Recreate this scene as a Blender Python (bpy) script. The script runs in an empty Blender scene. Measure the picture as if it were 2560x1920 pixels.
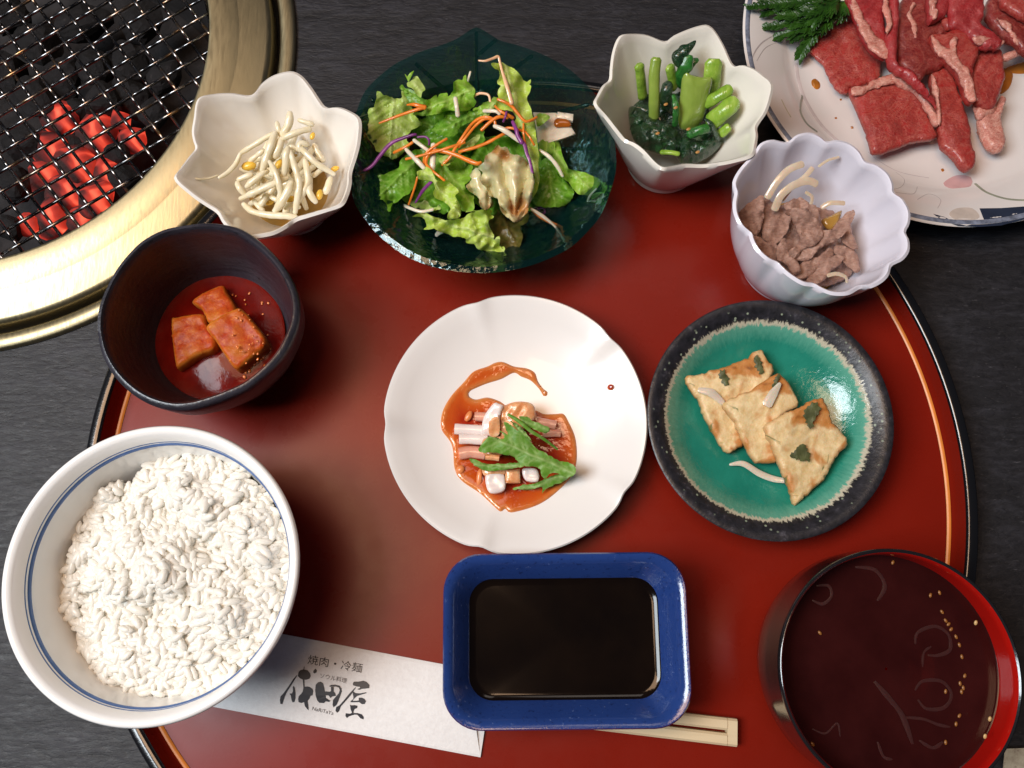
import bpy, math, random
import numpy as np
from mathutils import Vector, noise
from mathutils.geometry import delaunay_2d_cdt
random.seed(7); np.random.seed(7)
S = bpy.context.scene
COL = S.collection

# ---------------------------------------------------------------- camera, world, lamps, exposure
W0, H0, FPX = 2560.0, 1920.0, 2200.0
TILT, CAMZ = math.radians(13.5), 0.40          # tray floor is z = 0, table top z = TZ
TZ = -0.006
cam_d = bpy.data.cameras.new('camera'); cam = bpy.data.objects.new('camera', cam_d); COL.objects.link(cam)
cam.location = (0, 0, CAMZ); cam.rotation_euler = (TILT, 0, 0)
cam_d.sensor_width = 36; cam_d.lens = 36 * FPX / W0; cam_d.clip_start = 0.01; cam_d.clip_end = 50
S.camera = cam
w = bpy.data.worlds.new('World'); S.world = w; w.use_nodes = True
bg = w.node_tree.nodes['Background']; bg.inputs[0].default_value = (0.62, 0.72, 1.0, 1); bg.inputs[1].default_value = 0.055
def area(name, loc, target, sx, sy, power, col):
    d = bpy.data.lights.new(name, 'AREA'); d.shape = 'RECTANGLE'; d.size = sx; d.size_y = sy; d.energy = power; d.color = col
    o = bpy.data.objects.new(name, d); COL.objects.link(o); o.location = loc
    o.rotation_euler = (Vector(target) - Vector(loc)).to_track_quat('-Z', 'Y').to_euler(); return o
area('window_light', (-0.76, -0.03, 1.16), (0, 0.08, 0), 0.50, 0.62, 21, (0.86, 0.94, 1.0))
area('pendant_lamp', (-0.29, 0.17, 1.15), (-0.15, 0.12, 0), 0.40, 0.60, 7.0, (1.0, 0.63, 0.38))
area('far_ceiling_lamp', (0.24, 0.85, 1.5), (0, 0.1, 0), 0.40, 0.40, 1.2, (1.0, 0.86, 0.76))
S.view_settings.view_transform = 'Standard'; S.view_settings.look = 'None'; S.view_settings.gamma = 1
S.view_settings.exposure = -0.06
S.cycles.max_bounces = 12; S.cycles.diffuse_bounces = 8; S.cycles.transparent_max_bounces = 16; S.cycles.use_denoising = True
S.cycles.sample_clamp_indirect = 6; S.cycles.caustics_reflective = False; S.cycles.caustics_refractive = False

# ---------------------------------------------------------------- the photograph's geometry: pixel + height -> place
CT, ST = math.cos(TILT), math.sin(TILT)
def P(px, py, z):
    u = (px - W0 / 2) / FPX; v = (H0 / 2 - py) / FPX
    dz = -CT + v * ST; k = (z - CAMZ) / dz
    return np.array([u * k, (ST + v * CT) * k, z])
def PA(xy, z):
    xy = np.asarray(xy, float); z = np.broadcast_to(np.asarray(z, float), (len(xy),))
    u = (xy[:, 0] - W0 / 2) / FPX; v = (H0 / 2 - xy[:, 1]) / FPX
    k = (z - CAMZ) / (-CT + v * ST)
    return np.stack([u * k, (ST + v * CT) * k, z], 1)
def mpp(px, py, z): return float(np.linalg.norm(P(px + 1, py, z) - P(px, py, z)))
def ZM(ox, oy, s): return lambda pts: [(ox + p[0] * s, oy + p[1] * s) + tuple(p[2:]) for p in pts]
def circ(pts, z):
    q = PA(pts, z)[:, :2]; A = np.c_[2 * q, np.ones(len(q))]; s = np.linalg.lstsq(A, (q ** 2).sum(1), rcond=None)[0]
    return s[0], s[1], math.sqrt(s[2] + s[0] ** 2 + s[1] ** 2)

# ---------------------------------------------------------------- objects
def tag(o, label=None, cat=None, group=None, kind=None):
    for k, v in (('label', label), ('category', cat), ('group', group), ('kind', kind)):
        if v: o[k] = v
    return o
def thing(name, loc, label, cat, group=None):
    o = bpy.data.objects.new(name, None); o.empty_display_size = 0.02; COL.objects.link(o)
    o.location = Vector([float(c) for c in loc]); return tag(o, label, cat, group)
def wloc(o):
    v = Vector(o.location)
    while o.parent: o = o.parent; v += Vector(o.location)
    return v
def mk(name, verts, faces, mat, parent=None, smooth=True, attrs=None, base=None):
    verts = np.asarray(verts, float).reshape(-1, 3)
    if parent is not None: L = np.array(wloc(parent)); loc = (0, 0, 0)
    else:
        lo, hi = verts.min(0), verts.max(0)
        L = np.array(base if base is not None else [(lo[0] + hi[0]) / 2, (lo[1] + hi[1]) / 2, lo[2]]); loc = L
    me = bpy.data.meshes.new(name); me.from_pydata((verts - L).tolist(), [], [tuple(int(i) for i in f) for f in faces])
    if smooth: me.polygons.foreach_set('use_smooth', [True] * len(me.polygons))
    for a, vals in (attrs or {}).items():
        t = me.attributes.new(a, 'FLOAT', 'POINT'); t.data.foreach_set('value', np.asarray(vals, np.float32))
    for m in (mat if isinstance(mat, (list, tuple)) else [mat]): me.materials.append(m)
    me.update()
    if smooth: me.set_sharp_from_angle(angle=math.radians(55))
    o = bpy.data.objects.new(name, me); COL.objects.link(o); o.location = Vector([float(c) for c in loc])
    if parent is not None: o.parent = parent
    return o
def catmull(pts, n, closed=False):
    p = np.asarray(pts, float); m = len(p); out = []
    for i in range(m if closed else m - 1):
        a, b, c, d = (p[(i - 1) % m], p[i], p[(i + 1) % m], p[(i + 2) % m]) if closed else (p[max(i - 1, 0)], p[i], p[i + 1], p[min(i + 2, m - 1)])
        k = n if not callable(n) else n(b, c)
        for t in np.linspace(0, 1, k, endpoint=False):
            out.append(.5 * (2 * b + (c - a) * t + (2 * a - 5 * b + 4 * c - d) * t * t + (3 * b - a - 3 * c + d) * t ** 3))
    if not closed: out.append(p[-1])
    return np.array(out)
class MB:
    def __init__(s): s.v = []; s.f = []; s.n = 0
    def add(s, v, f):
        s.v.append(np.asarray(v, float)); s.f += [tuple(i + s.n for i in q) for q in f]; s.n += len(v)
    def out(s): return np.concatenate(s.v), s.f
def tube_mesh(pts, rad, nseg=8, flat=1.0, up=(0, 0, 1), round_end=True, twist=0.0):
    """rings round a world-space path; flat < 1 flattens along the up-like normal"""
    p = np.asarray(pts, float); n = len(p); r = np.broadcast_to(np.asarray(rad, float), (n,)).copy()
    T = np.gradient(p, axis=0); T /= np.linalg.norm(T, axis=1)[:, None] + 1e-12
    if round_end:
        p = np.concatenate([[p[0] - T[0] * r[0] * .45], p, [p[-1] + T[-1] * r[-1] * .45]]); T = np.concatenate([[T[0]], T, [T[-1]]])
        r = np.concatenate([[r[0] * .62], r, [r[-1] * .62]]); n += 2
    nrm = np.array(up, float); V = []; F = []
    for i in range(n):
        a = nrm - T[i] * (nrm @ T[i]); l = np.linalg.norm(a)
        if l < 1e-4: a = np.array([1., 0, 0]) - T[i] * T[i][0]; l = np.linalg.norm(a)
        a /= l; nrm = a if i else a
        b = np.cross(T[i], a)
        for k in range(nseg):
            th = 2 * math.pi * k / nseg; ct, st = math.cos(th) * flat, math.sin(th)
            if twist:
                tw = twist * i / n; a2 = a * math.cos(tw) + b * math.sin(tw); b2 = np.cross(T[i], a2)
            else: a2, b2 = a, b
            V.append(p[i] + r[i] * (a2 * ct + b2 * st))
        if i:
            o = (i - 1) * nseg
            for k in range(nseg): F.append((o + k, o + (k + 1) % nseg, o + nseg + (k + 1) % nseg, o + nseg + k))
    F.append(tuple(range(nseg))[::-1]); F.append(tuple(range((n - 1) * nseg, n * nseg)))
    return np.array(V), F
def pathpx(pts, z=None, n=6):
    """pixel path ((x, y[, z]) ...) -> smooth world path"""
    q = [(p[0], p[1], p[2] if len(p) > 2 else z) for p in pts]
    q = catmull(q, n) if len(q) > 1 else np.array(q)
    return PA(q[:, :2], q[:, 2]), q
def strand(name, pts, wpx, mat, z=None, parent=None, nseg=8, flat=1.0, n=6, taper=None, wob=0.0, **kw):
    W, q = pathpx(pts, z, n); m = len(W)
    s = mpp(q[m // 2, 0], q[m // 2, 1], q[m // 2, 2])
    wp = np.interp(np.linspace(0, 1, m), np.linspace(0, 1, len(wpx)), wpx) if hasattr(wpx, '__len__') else np.full(m, float(wpx))
    r = wp * s / 2
    if wob: r = r * (1 + wob * np.array([noise.noise(Vector(x * 300)) for x in W]))
    v, f = tube_mesh(W, r, nseg, flat, **kw)
    return mk(name, v, f, mat, parent)
def inside(poly, pts):
    x, y = pts[:, 0], pts[:, 1]; c = np.zeros(len(pts), bool); n = len(poly); j = n - 1
    for i in range(n):
        xi, yi = poly[i]; xj, yj = poly[j]
        t = ((yi > y) != (yj > y)) & (x < (xj - xi) * (y - yi) / (yj - yi + 1e-12) + xi); c ^= t; j = i
    return c
def slab_mesh(pts, z=None, th=0.002, edge=8, sq=.35, res=6, bump=(), jag=0, jags=.08, ruffle=0, ruffs=.03, zfun=None, dome=0, smooth=True, seed=0, zbias=0, veins=0, fan=None):
    """a solid sheet whose outline is traced in the photograph: th thick, edge rounded over EDGE pixels, surface z from the plane
    through the outline's own heights (or zfun(xy_world)), plus bumps, ruffles towards the edge and a dome"""
    p = np.array([(q[0], q[1], q[2] if len(q) > 2 else (z or 0)) for q in pts], float)
    ln = lambda b, c: max(1, int(round(np.hypot(*(c - b)[:2]) / res)))
    b = catmull(p, ln, True) if smooth else np.concatenate([np.linspace(p[i], p[(i + 1) % len(p)], ln(p[i], p[(i + 1) % len(p)]), endpoint=False) for i in range(len(p))])
    if jag:
        t = np.roll(b, -1, 0) - np.roll(b, 1, 0); nn = np.stack([t[:, 1], -t[:, 0]], 1); nn /= np.linalg.norm(nn, axis=1)[:, None] + 1e-9
        b[:, :2] += nn * np.array([jag * (noise.noise(Vector((x * jags, y * jags, 3.3 + seed))) + .6 * noise.noise(Vector((x * jags * 2.7, y * jags * 2.7, 8.1 + seed)))) for x, y in b[:, :2]])[:, None]
    B = b[:, :2]; A = np.c_[p[:, :2], np.ones(len(p))]; pl = np.linalg.lstsq(A, p[:, 2], rcond=None)[0]
    lo, hi = B.min(0), B.max(0)
    gx, gy = np.meshgrid(np.arange(lo[0], hi[0], res), np.arange(lo[1], hi[1], res * .87)); gx[1::2] += res / 2
    g = np.stack([gx.ravel(), gy.ravel()], 1)
    if len(g):
        g = g[inside(B, g)]
        if len(g):
            dd = np.sqrt(((g[:, None] - B[None]) ** 2).sum(2)).min(1); g = g[dd > .55 * res]
    nb = len(B); co = [Vector(c) for c in np.concatenate([B, g])] if len(g) else [Vector(c) for c in B]
    r = delaunay_2d_cdt(co, [(i, (i + 1) % nb) for i in range(nb)], [], 1, 1e-4)
    V2 = np.array([tuple(c) for c in r[0]]); T = [tuple(f) for f in r[2]]
    if not T: raise ValueError('slab without faces')
    ec = {}
    for f in T:
        for i in range(len(f)):
            e = (f[i], f[(i + 1) % len(f)]); ec[e] = 1
    bd = [e for e in ec if (e[1], e[0]) not in ec]
    d = np.sqrt(((V2[:, None] - B[None]) ** 2).sum(2)).min(1); bv = {i for e in bd for i in e}; d[list(bv)] = 0
    u = np.clip(d / edge, 0, 1); prof = sq + (1 - sq) * np.sqrt(1 - (1 - u) ** 2)
    zt = V2 @ pl[:2] + pl[2]
    dm = d.max() + 1e-9
    hb = np.zeros(len(V2))
    for amp, sc in bump: hb += amp * np.array([noise.noise(Vector((x * sc, y * sc, 1.7 + seed))) for x, y in V2])
    if ruffle: hb += ruffle * np.clip(1 - d / (dm * .9), 0, 1) ** 1.5 * np.array([noise.noise(Vector((x * ruffs, y * ruffs, 5.1 + seed))) * 2 for x, y in V2])
    vn = np.zeros(len(V2))
    if veins:       # a midrib along the sheet's long axis with side veins
        c0 = B.mean(0); ev, evec = np.linalg.eigh(np.cov((B - c0).T)); ax = evec[:, 1]; nr = evec[:, 0]; rel = V2 - c0; t_, n_ = rel @ ax, rel @ nr
        wv = np.array([noise.noise(Vector((a * .02, 9.1 + seed, 0))) for a in t_]) * 8; L_ = math.sqrt(ev[1]) * 2
        n_ = n_ + wv; vn = np.exp(-(n_ / (2.6 + 2.2 * np.clip(.5 - t_ / L_ * .5, 0, 1))) ** 2)
        sp = L_ / 4.5; ph = (t_ - np.abs(n_) * .8) / sp; fr = (ph - np.round(ph)) * sp * .78
        vn = np.maximum(vn, .75 * np.exp(-(fr / 1.7) ** 2) * np.clip(1 - np.abs(n_) / (math.sqrt(ev[0]) * 2.2), 0, 1))
        hb += veins * (vn - .5 * np.cos(ph * 2 * math.pi) * .6)
    if fan:         # folds that fan out from one point
        fx, fy, fa, fn = fan; a_ = np.arctan2(V2[:, 1] - fy, V2[:, 0] - fx); rr_ = np.hypot(V2[:, 0] - fx, V2[:, 1] - fy)
        k_ = np.abs(np.sin(a_ * fn + .6 * np.array([noise.noise(Vector((x * .03, y * .03, seed))) for x, y in V2]))); hb += fa * (k_ - .5) * np.clip(rr_ / 60, 0, 1); vn = np.maximum(vn, np.clip(k_ * 1.6 - .7, 0, 1))
    if dome: hb += dome * (1 - (1 - np.clip(d / dm, 0, 1)) ** 2)
    if zfun is not None:
        zz = np.full(len(V2), .01)
        for _ in range(5): zz = zfun(PA(V2, zz)[:, :2])
        zt = zz + th + zbias
    zt = zt + hb
    top = PA(V2, zt); n = len(V2)
    bot = top.copy(); bot[:, 2] -= th
    top[:, 2] -= th * (1 - prof) * .5 if zfun is None else th * (1 - prof)
    if zfun is None: bot[:, 2] += th * (1 - prof) * .5
    F = [tuple(f) for f in T] + [tuple(i + n for i in f[::-1]) for f in T] + [(e[1], e[0], e[0] + n, e[1] + n) for e in bd]
    ct = PA(V2[T[0], :], zt[list(T[0])]); nz = np.cross(ct[1] - ct[0], ct[2] - ct[0])[2]
    if nz < 0: F = [f[::-1] for f in F]
    e = np.clip(d / max(dm, 1e-6), 0, 1)
    return np.concatenate([top, bot]), F, (np.concatenate([e, e]), np.concatenate([vn, vn]))
def slab(name, pts, mat, parent=None, **kw):
    v, f, e = slab_mesh(pts, **kw)
    return mk(name, v, f, mat, parent, attrs={'edge': e[0], 'vein': e[1]})
def lathe(rings, cap0=True, cap1=True):
    """rings: list of (N,3) loops joined in order"""
    N = len(rings[0]); V = np.concatenate(rings); F = []
    for i in range(len(rings) - 1):
        for k in range(N): F.append((i * N + k, i * N + (k + 1) % N, (i + 1) * N + (k + 1) % N, (i + 1) * N + k))
    if cap0: F.append(tuple(range(N))[::-1])
    if cap1: F.append(tuple(range((len(rings) - 1) * N, len(rings) * N)))
    return V, F
TH = np.linspace(0, 2 * math.pi, 96, endpoint=False)
def ring(cx, cy, r, z, th=TH): return np.stack([cx + r * np.cos(th), cy + r * np.sin(th), np.broadcast_to(z, th.shape)], 1)
def revolve(c, prof, th=TH, **kw): return lathe([ring(c[0], c[1], r, z, th) for r, z in prof], **kw)
def ellipsoid(c, ax, rx, ry, rz, nu=8, nv=5, dent=0, seed=0):
    """ax: long axis direction (unit)"""
    ax = np.asarray(ax, float); ax /= np.linalg.norm(ax); h = np.array([0, 0, 1.]) if abs(ax[2]) < .9 else np.array([1., 0, 0])
    b = np.cross(h, ax); b /= np.linalg.norm(b); k = np.cross(ax, b); V = [np.asarray(c) - ax * rx]; F = []
    for j in range(1, nv):
        t = math.pi * j / nv
        for i in range(nu):
            a = 2 * math.pi * i / nu; s = 1 + dent * noise.noise(Vector((i * .9 + seed, j * 1.3, seed * 2.1)))
            V.append(np.asarray(c) - ax * rx * math.cos(t) + math.sin(t) * s * (b * ry * math.cos(a) + k * rz * math.sin(a)))
    V.append(np.asarray(c) + ax * rx)
    for i in range(nu):
        F.append((0, 1 + (i + 1) % nu, 1 + i)); e = 1 + (nv - 2) * nu; F.append((e + i, e + (i + 1) % nu, len(V) - 1))
        for j in range(nv - 2): o = 1 + j * nu; F.append((o + i, o + (i + 1) % nu, o + nu + (i + 1) % nu, o + nu + i))
    return np.array(V), F

# ---------------------------------------------------------------- materials
class NT:
    def __init__(s, name):
        s.m = bpy.data.materials.new(name); s.m.use_nodes = True; s.t = s.m.node_tree; s.b = s.t.nodes['Principled BSDF']; s.o = s.t.nodes['Material Output']
        s._co = None
    def n(s, typ, **kw):
        x = s.t.nodes.new(typ)
        for k, v in kw.items(): setattr(x, k, v)
        return x
    def l(s, a, b): s.t.links.new(a, b)
    def co(s, scale=(1, 1, 1), rot=0):
        t = s.n('ShaderNodeTexCoord'); m = s.n('ShaderNodeMapping'); m.inputs['Scale'].default_value = scale; m.inputs['Rotation'].default_value = (0, 0, rot); s.l(t.outputs['Object'], m.inputs[0]); return m.outputs[0]
    def noise(s, scale, detail=4, rough=.55, co=None, dist=0):
        x = s.n('ShaderNodeTexNoise'); x.inputs['Scale'].default_value = scale; x.inputs['Detail'].default_value = detail; x.inputs['Roughness'].default_value = rough; x.inputs['Distortion'].default_value = dist
        s.l(co or s.co(), x.inputs['Vector']); return x.outputs['Fac']
    def voro(s, scale, feature='F1', co=None):
        x = s.n('ShaderNodeTexVoronoi', feature=feature); x.inputs['Scale'].default_value = scale; s.l(co or s.co(), x.inputs['Vector']); return x.outputs['Distance']
    def ramp(s, fac, stops, interp='LINEAR'):
        x = s.n('ShaderNodeValToRGB'); x.color_ramp.interpolation = interp; e = x.color_ramp.elements
        while len(e) < len(stops): e.new(.5)
        for i, (p, c) in enumerate(stops):
            e[i].position = p; e[i].color = (c, c, c, 1) if not hasattr(c, '__len__') else tuple(c) + ((1,) if len(c) == 3 else ())
        s.l(fac, x.inputs[0]); return x.outputs[0]
    def mix(s, fac, a, b, blend='MIX'):
        x = s.n('ShaderNodeMix', data_type='RGBA', blend_type=blend)
        for sock, v in ((x.inputs['Factor'], fac), (x.inputs['A'], a), (x.inputs['B'], b)):
            if hasattr(v, 'links'): s.l(v, sock)
            elif hasattr(v, '__len__'): sock.default_value = tuple(v) + (1,)
            else: sock.default_value = v
        return x.outputs['Result']
    def math(s, op, a, b=0.0):
        x = s.n('ShaderNodeMath', operation=op)
        for i, v in enumerate((a, b)):
            if hasattr(v, 'links'): s.l(v, x.inputs[i])
            else: x.inputs[i].default_value = v
        return x.outputs[0]
    def attr(s, name): return s.n('ShaderNodeAttribute', attribute_name=name).outputs['Fac']
    def set(s, **kw):
        for k, v in kw.items():
            i = s.b.inputs[k.replace('_', ' ')]
            if hasattr(v, 'links'): s.l(v, i)
            elif hasattr(v, '__len__'): i.default_value = tuple(v) + ((1,) if len(v) == 3 and i.type == 'RGBA' else ())
            else: i.default_value = v
        return s
    def bump(s, h, dist=.0005, strength=1.0):
        x = s.n('ShaderNodeBump'); x.inputs['Strength'].default_value = strength; x.inputs['Distance'].default_value = dist; s.l(h, x.inputs['Height']); s.l(x.outputs[0], s.b.inputs['Normal']); return s
def simple(name, col, rough=.4, var=.12, scale=120, bump=0, bscale=400, **kw):
    n = NT(name); f = n.noise(scale, 3)
    c = n.ramp(f, [(.3, [x * (1 - var) for x in col]), (.7, [min(1, x * (1 + var)) for x in col])])
    n.set(Base_Color=c, Roughness=rough, **kw)
    if bump: n.bump(n.noise(bscale, 3), bump)
    return n.m

def m_table():
    n = NT('slate_laminate'); co = n.co((1, 4.2, 1), .03)
    a = n.noise(34, 8, .62, co, .9); b = n.noise(160, 6, .65, n.co((1, 3, 1), .05), .6); f = n.mix(.45, a, b)
    c = n.ramp(f, [(.30, (.004, .004, .005)), (.5, (.010, .010, .013)), (.66, (.024, .024, .031)), (.8, (.055, .053, .062))])
    fl = n.noise(210, 5, .7, n.co((1, 5, 1), .08), .4); c = n.mix(n.ramp(fl, [(.63, 0.), (.72, .55)]), c, (.13, .125, .135))
    n.set(Base_Color=c, Roughness=n.ramp(b, [(.3, .45), (.7, .65)]), Specular_IOR_Level=.42); n.bump(f, .0009, 1.0); return n.m
def m_lacquer(name, col, rough, coat=.0, var=.05, spec=.5, grain=.00004):
    n = NT(name); f = n.noise(25, 4); c = n.ramp(f, [(.3, [x * (1 - var) for x in col]), (.7, [x * (1 + var) for x in col])])
    sp = n.voro(420); n.set(Base_Color=c, Roughness=n.ramp(n.noise(90, 5), [(.3, rough * .9), (.7, rough * 1.12)]), Coat_Weight=coat, Coat_Roughness=.08, Specular_IOR_Level=spec)
    if grain: n.bump(n.noise(700, 2), grain)
    return n.m
def m_brass():
    n = NT('brushed_brass'); f = n.noise(900, 3, .6, n.co((1, .12, 1), .65)); g = n.noise(22, 4)
    n.set(Base_Color=n.mix(g, (.31, .26, .15), (.43, .37, .23)), Metallic=1.0, Roughness=n.ramp(f, [(.25, .36), (.75, .52)]), Anisotropic=.3); n.bump(f, .00004); return n.m
def m_porcelain(name, col, rough=.12, spots=0, sss=.0):
    n = NT(name); f = n.noise(14, 3)
    c = n.ramp(f, [(.3, [x * .97 for x in col]), (.7, col)])
    if spots: c = n.mix(n.ramp(n.noise(spots, 3, .6), [(.70, 0.), (.78, .45)]), c, (.45, .34, .22))
    n.set(Base_Color=c, Roughness=rough, Coat_Weight=.35, Coat_Roughness=.05); n.bump(n.noise(45, 2), .00012); return n.m
def m_leaf(name, lo, hi, rib, trans=.5, rough=.34):
    n = NT(name); a = n.noise(120, 5, .6, None, .8); e = n.attr('edge')
    c = n.ramp(a, [(.3, lo), (.68, hi)])
    v = n.math('MULTIPLY', n.ramp(n.voro(260, 'DISTANCE_TO_EDGE'), [(.0, 1.), (.14, 0.)]), .35)
    c = n.mix(v, c, rib)
    c = n.mix(n.math('MULTIPLY', n.attr('vein'), .75), c, rib)
    n.set(Base_Color=c, Roughness=rough, Specular_IOR_Level=.55)
    n.bump(n.mix(.5, n.noise(260, 4), n.voro(220)), .0007, .8)
    tr = n.n('ShaderNodeBsdfTranslucent'); n.l(c, tr.inputs[0]); mx = n.n('ShaderNodeMixShader'); mx.inputs[0].default_value = trans
    n.l(n.b.outputs[0], mx.inputs[1]); n.l(tr.outputs[0], mx.inputs[2]); n.l(mx.outputs[0], n.o.inputs[0]); return n.m
def m_meat(name, lean, fat, marb=.5, dark=1.0):
    n = NT(name); co = n.co((1, 1, 1)); w = n.noise(60, 6, .65, co, 1.5); v = n.noise(240, 6, .7, n.co((1, 2.2, 1), .6), 2.0)
    r1 = n.math('SUBTRACT', 1.0, n.math('MULTIPLY', n.math('ABSOLUTE', n.math('SUBTRACT', v, .5)), 14.0)); r1 = n.ramp(r1, [(.05, 0.), (.9, 1.)])
    r2 = n.math('SUBTRACT', 1.0, n.math('MULTIPLY', n.math('ABSOLUTE', n.math('SUBTRACT', w, .5)), 26.0)); r2 = n.ramp(r2, [(.2, 0.), (.9, 1.)])
    g = n.noise(900, 4, .7)
    c = n.ramp(w, [(.3, [x * .7 for x in lean]), (.7, [min(1, x * 1.25) for x in lean])])
    c = n.mix(n.math('MULTIPLY', r1, marb), c, fat); c = n.mix(n.math('MULTIPLY', r2, .75 * min(1, marb * 1.6)), c, fat)
    c = n.mix(n.ramp(g, [(.45, 0.), (.75, .35)]), c, [x * .6 for x in lean])
    n.set(Base_Color=c, Roughness=n.ramp(g, [(.3, .22), (.7, .5)]), Subsurface_Weight=.12, Subsurface_Scale=.002, Subsurface_Radius=(1, .25, .15), Coat_Weight=.3, Coat_Roughness=.15); n.bump(n.mix(.5, v, g), .0009, .9); return n.m

# ================================================================ table, floor, tray
GC = circ([(0, 876), (101, 848), (240, 791), (727, 0), (739, 58), (740, 101), (738, 145)], TZ + .003)
gx, gy = GC[0], GC[1]; GR = GC[2]
def build_table():
    mt = m_table(); hole = GR - .004
    ang = list(np.linspace(-math.pi, math.pi, 120, endpoint=False))
    X0, X1, Y1 = -.75, .75, .95; edge = lambda x: -.30
    cor = [(X0, edge(X0)), (X1, edge(X1)), (X1, Y1), (X0, Y1)]
    ang = sorted(ang + [math.atan2(c[1] - gy, c[0] - gx) for c in cor])
    inn, out = [], []
    for a in ang:
        d = np.array([math.cos(a), math.sin(a)]); best = 9
        for i in range(4):
            p, q = np.array(cor[i]), np.array(cor[(i + 1) % 4]); e = q - p; den = d[0] * e[1] - d[1] * e[0]
            if abs(den) < 1e-9: continue
            r = p - (gx, gy); t = (r[0] * e[1] - r[1] * e[0]) / den; s = (r[0] * d[1] - r[1] * d[0]) / den
            if t > 0 and -1e-6 <= s <= 1 + 1e-6: best = min(best, t)
        inn.append((gx + d[0] * hole, gy + d[1] * hole)); out.append((gx + d[0] * best, gy + d[1] * best))
    R = lambda pts, z: np.array([(x, y, z) for x, y in pts])
    V, F = lathe([R(inn, TZ - .03), R(inn, TZ), R(out, TZ), R(out, TZ - .03)], False, False)
    o = mk('table', V, [f[::-1] for f in F], mt, smooth=False, base=(0, .2, TZ - .03))
    tag(o, 'dark grey slate-look tabletop that carries the tray and the round grill', 'table')
build_table()
def napkin():
    n = NT('speckled_beige_cloth'); f = n.noise(110, 6, .7); g = n.noise(420, 3)
    n.set(Base_Color=n.mix(n.ramp(n.noise(170, 4, .7), [(.58, 0.), (.66, .7)]), n.ramp(f, [(.3, (.20, .16, .12)), (.5, (.36, .33, .25)), (.7, (.46, .43, .33))]), (.10, .05, .04)), Roughness=.9); n.bump(g, .0004)
    q = [(2512, 1872), (2760, 1862), (2790, 2080), (2490, 2090)]
    V = [P(x, y, TZ + z) for z in (.0003, .0042) for x, y in q]
    m_ = [(0, 1, 2, 3), (7, 6, 5, 4), (0, 4, 5, 1), (1, 5, 6, 2), (2, 6, 7, 3), (3, 7, 4, 0)]
    tag(mk('folded_cloth', np.array(V), m_, n.m, smooth=False), 'folded beige speckled cloth whose corner shows below the soup bowl', 'cloth')
napkin()

TC = (0.0075, 0.0521)
def build_tray():
    red = m_lacquer('red_lacquer', (.175, .0090, .0034), .28, spec=.19, grain=0); blk = m_lacquer('black_lacquer', (.006, .006, .007), .16, .4)
    gold = simple('gold_line_paint', (.62, .20, .03), .35, .15, 60)
    t = thing('serving_tray', (TC[0], TC[1], TZ), 'large round red lacquer tray with black rim and thin gold line, under all the dishes', 'tray')
    th = np.linspace(0, 2 * math.pi, 192, endpoint=False)
    V, F = revolve(TC, [(.1800, -.0050), (.1800, -.0012), (.1892, -.0012), (.1892, 0), (.0001, 0)], th, cap0=False, cap1=True); mk('tray_floor', V, F, red, t, False)
    V, F = revolve(TC, [(.1893, .0002), (.1897, .0006), (.1905, .0008), (.1910, .0008), (.1914, .0002), (.1893, .0002)], th, cap0=False, cap1=False); mk('gold_line', V, F, gold, t)
    V, F = revolve(TC, [(.1890, -.0018), (.1914, .0002), (.1925, .0040), (.1936, .0088)], th, cap0=False, cap1=False); mk('inner_wall', V, F, red, t)
    V, F = revolve(TC, [(.1936, .0086), (.1939, .0096), (.1946, .0101), (.1975, .0100), (.1986, .0096), (.1989, .0086), (.1975, .0030), (.1945, -.0020), (.1900, -.0058), (.1780, -.0060), (.1780, -.0020), (.1888, -.0020)], th, cap0=False, cap1=False); mk('rim', V, F, blk, t)
build_tray()

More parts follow.
